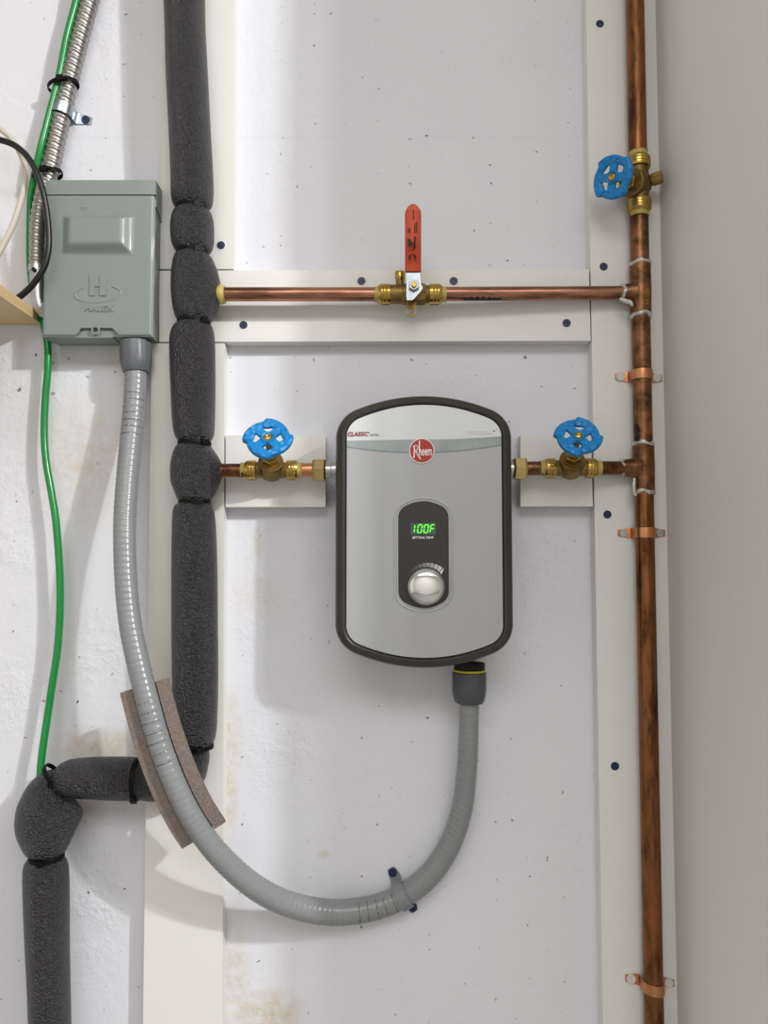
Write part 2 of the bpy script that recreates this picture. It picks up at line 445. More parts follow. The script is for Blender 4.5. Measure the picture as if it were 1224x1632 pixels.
# ------------------------------------------------------------------ black foam pipe insulation
def catm(rows, t):
    n = len(rows)-1; f = t*n; i = min(int(f), n-1); u = f-i
    p0, p1, p2, p3 = rows[max(i-1, 0)], rows[i], rows[i+1], rows[min(i+2, n)]
    return [.5*((2*b) + (c-a)*u + (2*a-5*b+4*c-d)*u*u + (3*b-a-3*c+d)*u**3) for a, b, c, d in zip(p0, p1, p2, p3)]
def foam_rows(name, rows, h, label, cat='pipe insulation', vertical=True, rmax=.0235, group=None, n=48, seg=40):
    """rows of (y, x left, x right) in the photograph (or (x, y top, y bottom))"""
    bm = bmesh.new(); rings = []
    for k in range(n+1):
        q, lo, hi = catm(rows, k/n)
        if vertical: A, B = P(lo, q, h), P(hi, q, h)
        else: A, B = P(q, hi, h), P(q, lo, h)
        full = (B-A).length; d = (B-A).normalized()
        rr = min(full/2, rmax)
        c = A + d*rr                                   # the round core hugs the far side; what is left over becomes the bulge
        out = full - rr
        nrm = Vector((0, -1, 0)); ring = []
        for i in range(seg):
            ph = 2*PI*i/seg; cs, sn = math.cos(ph), math.sin(ph)
            if cs > 0:
                ex = 1 + (out/rr-1)*1.6
                u = rr*cs + (out-rr)*cs**3
            else: u = rr*cs
            ring.append(bm.verts.new(c + d*u + nrm*(rr*sn)))
        rings.append(ring)
    for A, B in zip(rings, rings[1:]):
        for i in range(seg):
            j = (i+1) % seg; bm.faces.new((A[i], A[j], B[j], B[i]))
    bm.faces.new(list(reversed(rings[0]))); bm.faces.new(rings[-1])
    q, lo, hi = rows[-1]
    loc = P((lo+hi)/2, q, h) if vertical else P(q, (lo+hi)/2, h)
    return single(name, bm, M['foam'], label, cat, loc, group, smooth=60)
HF = .0435
foam_rows('pipe_insulation', [(-800, 246, 308), (-420, 252, 316), (-210, 256, 322), (-100, 259, 325), (-40, 260, 326), (40, 263, 327), (120, 265, 331), (200, 269, 335), (270, 272, 339), (308, 273, 340), (326, 276, 337), (333, 284, 328)], HF,
          'uppermost black foam sleeve, long and straight, above the topmost foam tie')
foam_rows('pipe_insulation', [(334, 284, 329), (339, 277, 336), (352, 273, 340), (370, 272, 341), (388, 274, 340), (399, 279, 336), (403, 285, 328)], HF,
          'shortest barrel-shaped black foam sleeve between two close cable ties above the crossboard')
foam_rows('pipe_insulation', [(404, 285, 329), (410, 278, 337), (430, 274, 346), (450, 273, 351), (465, 273, 353.5), (476, 274, 353), (492, 276, 347), (506, 280, 341), (514, 286, 333)], HF,
          'bulging black foam tee cover where the bypass copper pipe with lever valve starts', rmax=.0240)
foam_rows('pipe_insulation', [(515, 286, 332), (521, 277, 338), (540, 271, 342), (580, 271, 343), (630, 273, 343), (670, 275, 342), (694, 279, 340), (706, 287, 332)], HF,
          'black foam sleeve between the two bulging tee covers')
foam_rows('pipe_insulation', [(707, 287, 332), (713, 280, 337), (730, 274, 349), (745, 272, 355.5), (754, 272, 356), (768, 273, 351), (785, 279, 343), (795, 283, 337), (800, 288, 331)], HF,
          'bulging black foam tee cover where the short pipe to the heater starts', rmax=.0240)
foam_rows('pipe_insulation', [(801, 287, 332), (808, 278, 338), (830, 275, 343), (900, 274, 346), (1000, 274, 347), (1080, 275, 347.5), (1140, 276, 346), (1175, 281, 343), (1189, 290, 336)], HF,
          'long straight black foam sleeve beside the lower tall board, ending by the grey foam pad')
# elbow behind the pad
def foam_path(pts, rads, label, step=.004, seg=36):
    path, L = catmull([P(*p) for p in pts], step)
    n = len(rads)-1
    def r(s, t, ph):
        f = t*n; i = min(int(f), n-1); u = f-i; u = u*u*(3-2*u); return rads[i]*(1-u) + rads[i+1]*u
    bm = bmesh.new(); sweep(bm, path, r, seg)
    return single('pipe_insulation', bm, M['foam'], label, 'pipe insulation', path[-1], None, 60)
foam_path([(311, 1191, HF), (307, 1215, HF), (293, 1236, HF), (268, 1244, HF), (240, 1243, HF), (221, 1242, HF)], [.0155, .0175, .021, .0225, .0225, .0225, .0215],
          'black foam elbow half hidden behind the grey foam pad')
foam_rows('pipe_insulation', [(219, 1212, 1271), (214, 1208, 1275), (190, 1206.5, 1275), (150, 1207, 1273), (115, 1210, 1271), (98, 1216, 1266), (87, 1226, 1256)], HF,
          'short horizontal black foam sleeve above the white block wall', vertical=False)
foam_rows('pipe_insulation', [(1229, 72, 90), (1236, 60, 94), (1250, 46, 96), (1268, 36, 103), (1284, 30, 122), (1296, 28, 131), (1308, 27, 128), (1325, 29, 119), (1345, 36, 110), (1358, 43, 103), (1365, 52, 95)], HF,
          'lumpy black foam elbow with a pointed corner, at the end of the green wire', rmax=.0300)
foam_rows('pipe_insulation', [(1366, 52, 96), (1371, 43, 102), (1385, 39, 107), (1420, 39, 109), (1500, 42, 109), (1580, 46, 110.5), (1680, 49, 112.5), (1800, 53, 116), (2000, 59, 123), (2350, 70, 135)], HF,
          'lowest black foam sleeve, running down to the bottom of the picture')

# ------------------------------------------------------------------ cable ties
def cable_tie(c, axis, r, label, head_phi=0.6, ry=None, group=None, w=.0046):
    """band round an axis; head_phi turns the head from the viewer's side"""
    x, y, a = frame(axis)
    root = thing('cable_tie', label, 'cable tie', c, group)
    bm = bmesh.new()
    ry = ry or r
    pts = [c + x*(ry*math.cos(2*PI*i/48)) + y*(r*math.sin(2*PI*i/48)) for i in range(48)]
    n = len(pts); rings = []
    for i, p in enumerate(pts):
        nr = (p-c).normalized()
        rings.append([bm.verts.new(p + a*(w/2*u) + nr*(.0012*v)) for u, v in ((-1, 0), (-1, .8), (-.6, 1), (.6, 1), (1, .8), (1, 0))])
    for i in range(n):
        A, B = rings[i], rings[(i+1) % n]
        for k in range(6):
            j = (k+1) % 6; bm.faces.new((A[k], A[j], B[j], B[k]))
    obj('strap', bm, M['tie'], root, 30)
    d = x*math.cos(head_phi)*ry + y*math.sin(head_phi)*r
    p = c + d; nr = d.normalized(); tg = a.cross(nr)
    bm = bmesh.new(); box(bm, (-.0033, -.0031, -.0004), (.0033, .0031, .0042), .0006)
    mt = Matrix.Translation(p) @ Matrix((tg, a, nr)).transposed().to_4x4()
    bmesh.ops.transform(bm, matrix=mt, verts=bm.verts)
    obj('head', bm, M['tie'], root, 30)
    bm = bmesh.new(); box(bm, (.002, -.0017, .001), (.0085, .0017, .0022), .0002)
    bmesh.ops.transform(bm, matrix=mt, verts=bm.verts)
    obj('tail', bm, M['tie'], root, 30)
    return root
up = Vector((0, 0, 1))
for (px, py, ax, r, ph, lab) in (
    (306, 333, (.10, 0, 1), .0176, .5, 'black cable tie below the longest upper foam sleeve, topmost tie on the foam'),
    (307, 404, (.06, 0, 1), .0174, .5, 'black cable tie between the shortest foam sleeve and the upper tee cover'),
    (309, 514, (.12, 0, 1), .0178, .8, 'black cable tie under the upper bulging tee cover, just below the bypass pipe'),
    (310, 707, (.02, 0, 1), .0176, .8, 'black cable tie on top of the tee cover that feeds the heater'),
    (310, 800.5, (.02, 0, 1), .0168, .3, 'black cable tie under the tee cover that feeds the heater'),
    (313, 1190, (-.03, 0, 1), .0178, .4, 'black cable tie above the foam elbow, near the grey foam pad'),
    (219.5, 1241.5, (1, 0, .02), .0222, .9, 'black cable tie at the end of the horizontal foam sleeve by the grey pad'),
    (74, 1366, (-.06, 0, 1), .0176, .1, 'black cable tie under the lumpy foam elbow, lowest of the ties')):
    c = P(px, py, HF); cable_tie(c, Vector(ax), r, lab, ph)
cable_tie(P(86, 1238, HF-.004), Vector((.80, .1, .60)), .0155, 'black cable tie pinching the lumpy foam elbow to the horizontal sleeve', .3)

# ------------------------------------------------------------------ copper
HP = .0425                                     # axis of the 1/2 in. pipes
HR = .0315                                     # axis of the riser
def pipe(a, b, r, m, label, name='copper_pipe', cat='pipe', seg=28, n=2):
    a, b = Vector(a), Vector(b); bm = bmesh.new()
    lathe(bm, [(0, 0), (r, 0), (r, (b-a).length*.5), (r, (b-a).length), (0, (b-a).length)], a, b-a, seg)
    return single(name, bm, m, label, cat, a, None)
def at_riser(y, h=HR):                         # centre line of the riser
    return P(1011.8 + (1042.5-1011.8)*y/1632, y, h)
RH = .0080; RR = .0106
ax_r = (at_riser(0) - at_riser(1632)).normalized()
# bypass
c_bv = P(655, 469, HP)
pipe(P(346, 469, HP), P(604, 469, HP), RH, M['copper_h'], 'horizontal copper pipe between the foam tee cover and the orange lever valve')
bp = pipe(P(708, 468.5, HP), P(1003, 467, HR), RH, M['copper_h'], 'horizontal copper pipe between the orange lever valve and the riser, sooty near its end')
def soot_patch(parent, a, b, r, ph0, ph1, name='soot_mark', m='soot'):
    """a scorched film on the pipe's own surface"""
    a, b = Vector(a), Vector(b); x, y, ax = frame(b-a); bm = bmesh.new(); n = 24; rows = []
    L = (b-a).length
    for k in range(n+1):
        t = k/n; e = math.sin(PI*t)**.35
        w0 = ph0 + (.18*math.sin(k*1.9) + .10*math.sin(k*4.7)); w1 = ph1 + .16*math.sin(k*2.7+1)
        mid = (w0+w1)/2; w0 = mid + (w0-mid)*e; w1 = mid + (w1-mid)*e
        rows.append([bm.verts.new(a + ax*(L*t) + (x*math.cos(q) + y*math.sin(q))*(r+.00012)) for q in (w0, (w0*2+w1)/3, (w0+w1*2)/3, w1)])
    for A, B in zip(rows, rows[1:]):
        for i in range(3): bm.faces.new((A[i], A[i+1], B[i+1], B[i]))
    o = obj(name, bm, M[m], parent, 60); return o
soot_patch(bp, P(880, 467.8, .034), P(985, 467.2, HR), RH, .25, .95)
soot_patch(bp, P(735, 468.4, .0417), P(800, 468.2, .0390), RH, .9, 1.5)
# short pipes by the heater
pipe(P(344, 750, HP), P(392, 750, HP), RH, M['copper'], 'short copper pipe from the foam tee cover to the first blue wheel valve')
pipe(P(478, 749, HP), P(512, 749, HP), RH, M['copper_new'], 'very short copper pipe between blue wheel valve and inlet nut of the heater')
pipe(P(826, 747, HP), P(866, 746.5, HP), RH, M['copper'], 'very short copper pipe between outlet nut of the heater and blue wheel valve')
pipe(P(950, 746, HP), P(1000, 746, HR), RH, M['copper'], 'short copper pipe from the blue wheel valve to the lower riser tee')
# riser pieces
pipe(at_riser(-800), at_riser(250), RR, M['copper_v'], 'vertical copper pipe above the riser valve, up to the top of the picture')
pipe(at_riser(335), at_riser(432), RR, M['copper'], 'short vertical copper pipe between riser valve and upper soldered tee')
rp = pipe(at_riser(495), at_riser(715), RR, M['copper'], 'vertical copper pipe between the two soldered tees')
soot_patch(rp, at_riser(706), at_riser(676), RR, -1.5, -.6)
pipe(at_riser(778), at_riser(2500), RR, M['copper_v'], 'longest vertical copper pipe, from the lower tee to the bottom of the picture')
def solder_ring(parent, c, axis, r, seed, w=.0042):
    rnd = random.Random(seed); x, y, a = frame(axis); bm = bmesh.new(); seg = 40
    p1, p2, p3 = rnd.random()*6, rnd.random()*6, rnd.random()*6
    rings = []
    for k in range(seg):
        ph = 2*PI*k/seg
        off = .0011*math.sin(2*ph+p1) + .0007*math.sin(5*ph+p2); ww = w*(.55 + .35*math.sin(3*ph+p3)**2 + .1*rnd.random())
        d = x*math.cos(ph) + y*math.sin(ph)
        rings.append([bm.verts.new(c + a*(off+ww*u) + d*(r+v)) for u, v in ((-.8, -.0004), (-.5, .0013+.0004*rnd.random()), (.4, .0016+.0005*rnd.random()), (.8, -.0004))])
    for k in range(seg):
        A, B = rings[k], rings[(k+1) % seg]
        for i in range(3): bm.faces.new((A[i], A[i+1], B[i+1], B[i]))
    return obj('solder_ring', bm, M['solder'], parent, 60)
def tee(y0, y1, yb, xb, label, seed):
    c = at_riser(yb); t0, t1 = at_riser(y0), at_riser(y1); r = RR*1.13
    root = thing('copper_tee', label, 'pipe fitting', c)
    bm = bmesh.new(); L = (t1-t0).length
    lathe(bm, [(RR, 0), (r, 0), (r*1.0, L*.22), (r*1.03, L*.5), (r, L*.78), (r, L), (RR, L)], t0, t1-t0, 36)
    b = P(xb, yb, HR); ax = b - c; L2 = ax.length
    lathe(bm, [(RH*1.7, r*.55), (RH*1.45, r*1.0), (RH*1.28, r*1.2), (RH*1.24, L2), (RH, L2)], c, ax, 32)
    obj('tee_body', bm, M['copper'], root, 40)
    solder_ring(root, t0, ax_r, RR*1.03, seed); solder_ring(root, t1, ax_r, RR*1.03, seed+1); solder_ring(root, b, ax, RH*1.05, seed+2, .0046)
    return root
t1 = tee(421, 503, 466.5, 993, 'upper soldered copper tee, where the bypass pipe meets the riser', 3)
bm = bmesh.new()                               # drip of solder under the branch
pa, _ = catmull([P(988, 476, HR+.006), P(998, 480, HR+.009), P(1005, 482, HR+.0122), P(1008, 488, HR+.0118)], .002)
sweep(bm, pa, lambda s, t, ph: .0014+.0014*math.sin(PI*(.15+.8*t)), 10); obj('solder_drip', bm, M['solder'], t1, 60)
soot_patch(t1, at_riser(492), at_riser(456), RR*1.15, .1, .65, 'flux_stain', 'flux')
t2 = tee(708, 784, 745.5, 991, 'lower soldered copper tee, where the heater outlet meets the riser', 11)
bm = bmesh.new()
pa, _ = catmull([P(1011, 762, HR+.0085), P(1010, 775, HR+.0085), P(1011, 786, HR+.008), P(1014, 790, HR+.009)], .002)
sweep(bm, pa, lambda s, t, ph: .0013+.0012*math.sin(PI*(.15+.8*t)), 10); obj('solder_drip', bm, M['solder'], t2, 60)

# ------------------------------------------------------------------ valves
def push_end(root, o, ax, sgn, r, t0, t1, tc, notch=True):
    """push-fit end: bright sleeve with grooves, pale release collar, dark slot"""
    d = Vector(ax)*sgn; bm = bmesh.new(); L = t1-t0
    lathe(bm, [(r*.70, t0), (r*.98, t0), (r, t0+.0008), (r, t0+L*.30), (r*.975, t0+L*.34), (r, t0+L*.38), (r, t0+L*.55), (r*.975, t0+L*.59), (r, t0+L*.63), (r*.99, t0+L*.8), (r*.86, t1), (r*.62, t1)], o, d, 36)
    e = obj('push_fit_end', bm, M['brass'], root, 30)
    bm = bmesh.new(); lathe(bm, [(r*.58, t1-.001), (r*.80, t1-.001), (r*.80, t1+.0008), (r*.74, t1+.0012), (r*.74, tc-.001), (r*.79, tc), (r*.55, tc)], o, d, 32)
    obj('release_collar', bm, M['brass_pale'], root, 30)
    if notch:
        x, y, a = frame(d); ph = 1.9 if sgn > 0 else -1.9
        q = x*math.cos(ph) + y*math.sin(ph); c = Vector(o) + a*(t0+L*.42) + q*(r*.985)
        bm = bmesh.new(); box(bm, (-L*.36, -.0016, -.001), (L*.36, .0016, .0004), .0002)
        bmesh.ops.transform(bm, matrix=Matrix.Translation(c) @ Matrix((a, q.cross(a), q)).transposed().to_4x4(), verts=bm.verts)
        obj('slot', bm, M['gap'], root, 0)
def handwheel(root, c, n, R, turn, up_hint=(0, 0, 1)):
    """cast wheel: rim with four hooked lobes, four spokes, hub"""
    x, y, a = frame(n, up_hint); N = 112; bm = bmesh.new(); rings = []
    for i in range(N):
        th = 2*PI*i/N; q = (th*4/(2*PI)) % 1.0
        saw = q**1.6 if q < .9 else (1-q)/.1
        ro = R*(.86 + .17*saw); ri = R*(.53 + .05*math.cos(4*th+.8) + .03*math.sin(9*th))
        bumpz = .0006*math.sin(13*th) + .0004*math.sin(29*th)
        d = x*math.cos(th+turn) + y*math.sin(th+turn); T = R*.13; m_ = (ri+ro)/2
        rings.append([bm.verts.new(c + d*rr + a*zz) for rr, zz in ((ri, T*.35), (ri+(m_-ri)*.5, T*.85+bumpz), (m_, T*.75-bumpz), (ro-R*.08, T*1.0+bumpz), (ro, T*.5),
                     (ro, -T*.7), (ro-R*.05, -T), (m_, -T*.8), (ri, -T*.5))])
    k = 9
    for i in range(N):
        A, B = rings[i], rings[(i+1) % N]
        for j in range(k):
            l = (j+1) % k; bm.faces.new((A[j], A[l], B[l], B[j]))
    for s in range(4):
        th = PI/2*s + turn + .55
        d = x*math.cos(th) + y*math.sin(th); e = a.cross(d)
        b2 = bmesh.new(); box(b2, (R*.16, -R*.17, -R*.06), (R*.66, R*.17, R*.075), R*.03)
        bmesh.ops.transform(b2, matrix=Matrix.Translation(c) @ Matrix((d, e, a)).transposed().to_4x4(), verts=b2.verts); merge(bm, b2)
    lathe(bm, [(R*.12, -R*.14), (R*.25, -R*.14), (R*.285, R*.02), (R*.285, R*.10), (R*.255, R*.135), (R*.22, R*.10), (R*.12, R*.085)], c, a, 28)
    wh = obj('handwheel', bm, M['blue'], root, 40)
    bm = bmesh.new(); lathe(bm, [(R*.17, R*.06), (R*.17, R*.11), (R*.14, R*.145), (R*.07, R*.165), (R*.045, R*.15), (0, R*.12)], c, a, 20)
    obj('screw', bm, M['brass'], wh, 30)
    return wh
def gate_valve(c, ax, n, k, label, wheel_turn, cap=None, r=.0112, Lw=.056, R=.0272):
    ax = Vector(ax).normalized(); n = Vector(n).normalized()
    root = thing('gate_valve', label, 'valve', c)
    bm = bmesh.new()
    rb = r*.80
    lathe(bm, [(rb*.9, -.0185*k), (rb, -.0185*k), (rb, -.010*k), (rb*1.12, -.006*k), (rb*1.12, .006*k), (rb, .010*k), (rb, .0185*k), (rb*.9, .0185*k)], c, ax, 32)
    lathe(bm, [(0, -.0105*k), (.009*k, -.0098*k), (.0128*k, -.005*k), (.0136*k, .003*k), (.0136*k, .0120*k), (.0142*k, .0128*k), (.0142*k, .0155*k), (.0132*k, .0165*k), (.008*k, .0170*k), (0, .0170*k)], c, n, 36)
    obj('valve_body', bm, M['brass_cast'], root, 35)
    bm = bmesh.new(); lathe(bm, [(0, .0165*k), (.0092*k, .0165*k), (.0092*k, .0235*k), (.0084*k, .0242*k), (.0052*k, .0245*k), (.0052*k, .0300*k), (0, .0300*k)], c, n, 6)
    obj('packing_nut', bm, M['brass'], root, 20)
    bm = bmesh.new(); lathe(bm, [(.0034, .024*k), (.0034, Lw), (0, Lw)], c, n, 18)
    obj('stem', bm, M['brass_cast'], root, 35)
    for sgn in (-1, 1):
        push_end(root, c, ax, sgn, r, .0175*k, .0295*k, .0345*k)
    handwheel(root, c + n*Lw, n, R, wheel_turn)
    if cap is not None:
        cap = Vector(cap).normalized(); bm = bmesh.new()
        lathe(bm, [(.0045, rb*.6), (.0045, rb*1.45), (0, rb*1.45)], c, cap, 18)
        q = obj('drain_port', bm, M['brass_cast'], root, 35)
        bm = bmesh.new(); lathe(bm, [(.004, rb*1.32), (.0066, rb*1.36), (.0070, rb*1.5), (.0070, rb*2.25), (.0064, rb*2.4), (0, rb*2.4)], c, cap, 40, None, lambda ph: 1+.035*math.cos(20*ph))
        obj('drain_cap', bm, M['brass_cast'], root, 20)
    return root
gate_valve(P(433, 749, HP), (1, 0, 0), (.05, -.855, .50), 1.0, 'blue hand wheel valve on the foam pipe side of the heater', .25)
gate_valve(P(909, 746, HP), (1, 0, 0), (-.05, -.855, .50), 1.0, 'blue hand wheel valve between the heater and the copper riser', .05, R=.0262)
gate_valve(P(1018, 294, HR+.002), ax_r, (-.74, -.64, -.17), 1.12, 'blue hand wheel valve with drain cap in the vertical copper riser', .75, cap=(.86, -.50, .10), r=.0138, Lw=.055, R=.0262)

# lever ball valve
root = thing('ball_valve', 'brass ball valve with upright orange lever on the long crossboard', 'valve', c_bv)
s = MM(655, 469, HP); X = Vector((1, 0, 0))
def tx(px): return (px-655)*s
bm = bmesh.new()
lathe(bm, [(.0085, tx(620)), (.0108, tx(620)), (.0108, tx(641)), (.0118, tx(643)), (.0118, tx(658)), (.0118, tx(672)), (.0105, tx(676)), (.0096, tx(685)), (.0085, tx(685))], c_bv, X, 36)
lathe(bm, [(.0096, tx(660)), (.0128, tx(662)), (.0130, tx(664)), (.0130, tx(674)), (.0125, tx(677)), (.0096, tx(678))], c_bv, X, 8)
obj('valve_body', bm, M['brass_cast'], root, 30)
push_end(root, c_bv, X, -1, .0117, -tx(622), -tx(603), -tx(597)); push_end(root, c_bv, X, 1, .0117, tx(684), tx(704), tx(711))
bm = bmesh.new(); pc = P(638, 469, HP)
lathe(bm, [(.0048, .006), (.0048, .0165), (0, .0165)], pc, (-.02, -.12, 1), 18); obj('drain_port', bm, M['brass_cast'], root)
bm = bmesh.new()
lathe(bm, [(.004, .0155), (.0052, .016), (.0052, .0172), (.0059, .0176), (.0059, .0245), (.0052, .0255), (0, .0255)], pc, (-.02, -.12, 1), 24); obj('drain_cap', bm, M['brass'], root)
bm = bmesh.new(); lathe(bm, [(0, 0), (.0012, 0), (.0012, .0004), (0, .0004)], P(640.5, 442.5, HP+.0087), (0, -1, 0), 12); obj('drain_hole', bm, M['gap'], root, 0)
# steel lever
def poly_prism(pts, h1, thick, bev=0.):
    bm = bmesh.new(); f = [P(x, y, h1) for x, y in pts]; b = [p + Vector((0, thick, 0)) for p in f]
    quad_prism(bm, f, b)
    if bev: bevel_all(bm, bev, 2, 40)
    return bm
HL = HP + .0185
bm = poly_prism([(647.5, 432), (669.5, 432), (669.5, 440), (671, 452), (674, 459), (671, 464), (660, 476), (657, 478.5), (648, 478.5), (647.5, 470), (648, 452)], HL, .0022, .0006)
lever = obj('lever_plate', bm, M['zinc'], root, 30)
bm = bmesh.new()
nc = P(659.5, 456, HL)
lathe(bm, [(0, 0), (.0062, 0), (.0062, .0035), (.0056, .0042), (0, .0042)], nc, (0, -1, 0), 6, (0, 0, 1)); obj('lever_nut', bm, M['zinc'], lever, 20)
bm = bmesh.new(); lathe(bm, [(0, -.012), (.0042, -.012), (.0042, 0), (.0034, .004), (.0034, .0062), (.0029, .0066), (0, .0066)], nc, (0, -1, 0), 20, None, lambda ph: 1-.12*abs(math.sin(ph))); obj('valve_stem', bm, M['brass'], root, 30)
# packing gland under the plate
bm = bmesh.new(); lathe(bm, [(.0075, .006), (.0075, .0155), (0, .0155)], P(659, 462, HP), (0, -1, 0), 24); obj('packing_gland', bm, M['brass_cast'], root, 30)
hb = [(646.2, 432.5), (645.6, 400), (645.2, 360), (645, 343)]
arc = [(658 - 12.5*math.cos(a), 342 - 16*math.sin(a)) for a in [PI*i/14 for i in range(1, 14)]]
hr = [(671, 343), (671.2, 360), (671.4, 400), (670.8, 432.5)]
rowsL = hb + arc + hr
bm = bmesh.new()
hh = lambda y: HL + .0012 + .0125*max(0., min(1., (432-y)/45.))**1.3      # cranked out towards the viewer
f = [P(x, y, hh(y)) for x, y in rowsL]
# strips across so that the grip can crank smoothly
ys = [432.5, 424, 415, 405, 395, 385, 370, 356, 343, 338, 333.5, 329.5, 327, 326]
def halfw(y): return (12.8 - .0*y) if y > 343 else 13.0*math.sqrt(max(0, 1-((343-y)/17.2)**2))
rings = []
for y in ys:
    wv = halfw(y); cx = 658.3; h = hh(y); Rm = MM(cx, y, h)
    cen = P(cx, y, h); hw = max(wv, .6)*Rm; th = .0028
    rings.append([bm.verts.new(cen + Vector((u*hw, v*th, 0))) for u, v in ((-1, .5), (-1, -.1), (-.9, -.5), (0, -.62), (.9, -.5), (1, -.1), (1, .5), (.9, 1), (-.9, 1))])
for A, B in zip(rings, rings[1:]):
    for i in range(9):
        j = (i+1) % 9; bm.faces.new((A[i], A[j], B[j], B[i]))
bm.faces.new(rings[-1]); bm.faces.new(list(reversed(rings[0])))
grip = obj('lever_grip', bm, M['orange'], root, 50)
def on_grip(px, py): return P(px, py, hh(py)+.0028)
text('lettering', 'RP', .0075, M['print_dark'], grip, on_grip(654, 388), PI/2, shear=.25, bold=.0003)
text('lettering', 'ON', .0038, M['print_dark'], grip, on_grip(653, 411), PI/2, bold=.0001)
text('lettering', 'OFF', .0038, M['print_dark'], grip, on_grip(662, 411), PI/2, bold=.0001)
bm = bmesh.new()                               # small print as fine bars, the turning arrow and the script stroke
def bar(bm, x0, y0, x1, y1, wpx):
    a, b = on_grip(x0, y0), on_grip(x1, y1); d = (b-a).normalized(); q = Vector((-d.z, 0, d.x))*(wpx*.00033)
    quad_prism(bm, [a-q, b-q, b+q, a+q], [p+Vector((0, .0004, 0)) for p in (a-q, b-q, b+q, a+q)])
for (x, y0, y1) in ((659, 334, 350), (661, 356, 371), (664, 354, 371), (651, 364, 371), (653.5, 363, 371)):
    y = y0
    while y < y1: bar(bm, x, y, x, min(y+1.9, y1), 1.5); y += 2.4
for k in range(9): bar(bm, 660.5+.12*k, 396-2.1*k, 660.6+.12*(k+1), 396-2.1*(k+1), 2.6 if k % 2 else 3.4)
bar(bm, 656.5, 399, 662, 393, 1.2)
for k in range(8):
    a0, a1 = -PI/2+PI*k/8, -PI/2+PI*(k+1)/8
    bar(bm, 657.5+4.2*math.sin(a0), 408-3*math.cos(a0), 657.5+4.2*math.sin(a1), 408-3*math.cos(a1), 1.0)
obj('small_print', bm, M['print_dark'], grip, 0)
# steel ear with hole under the body
bm = bmesh.new(); c = P(655.5, 497, HP+.006); N = 28; o_, i_ = [], []
for k in range(N):
    th = 2*PI*k/N; d = Vector((math.cos(th), 0, math.sin(th)))
    po = c + d*.0058
    if math.sin(th) > 0: po = c + Vector((math.copysign(min(1, abs(math.cos(th))*2.2), math.cos(th))*.0058, 0, math.sin(th)*.0145))
    o_.append(po); i_.append(c + d*.0040)
for (L1, L2, fl) in ((o_, i_, 0),):
    F = [bm.verts.new(p) for p in o_]; G = [bm.verts.new(p) for p in i_]; B = [bm.verts.new(p+Vector((0, .002, 0))) for p in o_]; H = [bm.verts.new(p+Vector((0, .002, 0))) for p in i_]
    for k in range(N):
        j = (k+1) % N
        bm.faces.new((F[k], F[j], G[j], G[k])); bm.faces.new((B[j], B[k], H[k], H[j])); bm.faces.new((F[j], F[k], B[k], B[j])); bm.faces.new((G[k], G[j], H[j], H[k]))
obj('support_ear', bm, M['brass_cast'], root, 30)
# pale collar where the bypass leaves the foam
bm = bmesh.new(); o = P(348, 469.5, HP)
lathe(bm, [(RH*.98, 0), (.0108, 0), (.0114, .003), (.0106, .006), (.0100, .0066), (.0100, .0078), (RH*.98, .0078)], o, X, 32)
single('release_collar', bm, M['brass_pale'], 'pale yellow collar where the bypass pipe leaves the bulging foam cover', 'pipe collar', o)

# ------------------------------------------------------------------ pipe straps
def strap_points(R, base, tabs, tab, n=20):
    """(u, v) profile over a pipe: v = distance in front of the base plane, base = axis height"""
    L = [(-R-tab, 0), (-R-.0042, 0), (-R-.0016, .0006), (-R-.0003, .0030)] if tabs[0] else [(-R, base*.35)]
    mid = [(-R*math.cos(PI*k/n), base + R*math.sin(PI*k/n)) for k in range(n+1)]
    Rr = [(R+.0003, .0030), (R+.0016, .0006), (R+.0042, 0), (R+tab, 0)] if tabs[1] else [(R, base*.35)]
    return L + mid + Rr
def strap(name, c, axis, R, width, m, label, tabs=(1, 1), tab=.0165, base=.012, hb=TB, screws='zinc', cat='pipe strap', rib=True, tilt=0.):
    """c: point on the pipe axis"""
    a = Vector(axis).normalized(); v = Vector((0, -1, 0)); v = (v - a*v.dot(a)).normalized(); u = v.cross(a)
    if u.x < 0: u = -u
    root = thing(name, label, cat, c)
    base_pt = c - v*base; T = .0010
    prof = strap_points(R, base, tabs, tab)
    def pts(shift=0., lift=0.): return [base_pt + u*(q*(1+lift/R if abs(q) <= R+1e-6 else 1)) + v*(w+.0002+lift) + a*(shift + tilt*q) for q, w in prof]
    bm = bmesh.new()
    pp = pts(); n = len(pp); rings = []
    for i, p in enumerate(pp):
        t = (pp[min(i+1, n-1)] - pp[max(i-1, 0)]).normalized(); nr = t.cross(a)
        if nr.dot(v) < 0 and abs(nr.dot(v)) > .3: nr = -nr
        q, w_ = prof[i]
        if abs(q) <= R+1e-6 and w_ >= base*.99: nr = (u*q + v*(w_-base)).normalized()
        end = (i == 0 or i == n-1) and abs(q) > R+.001
        wd = width*(.62 if end else 1)
        rings.append([bm.verts.new(p + a*(wd/2*e) + nr*(T*f)) for e, f in ((-1, 0), (1, 0), (1, 1), (.25, 1.25 if rib else 1), (-.25, 1.25 if rib else 1), (-1, 1))])
    for A, B in zip(rings, rings[1:]):
        for k in range(6):
            j = (k+1) % 6; bm.faces.new((A[k], A[j], B[j], B[k]))
    bm.faces.new(list(reversed(rings[0]))); bm.faces.new(rings[-1])
    obj('strap', bm, m, root, 40)
    for sgn, on in zip((-1, 1), tabs):
        if on:
            p = base_pt + u*(sgn*(R+tab*.62)) + v*(T+.0003) + a*(tilt*sgn*(R+tab*.62))
            screw(root, p, screws)
    return root
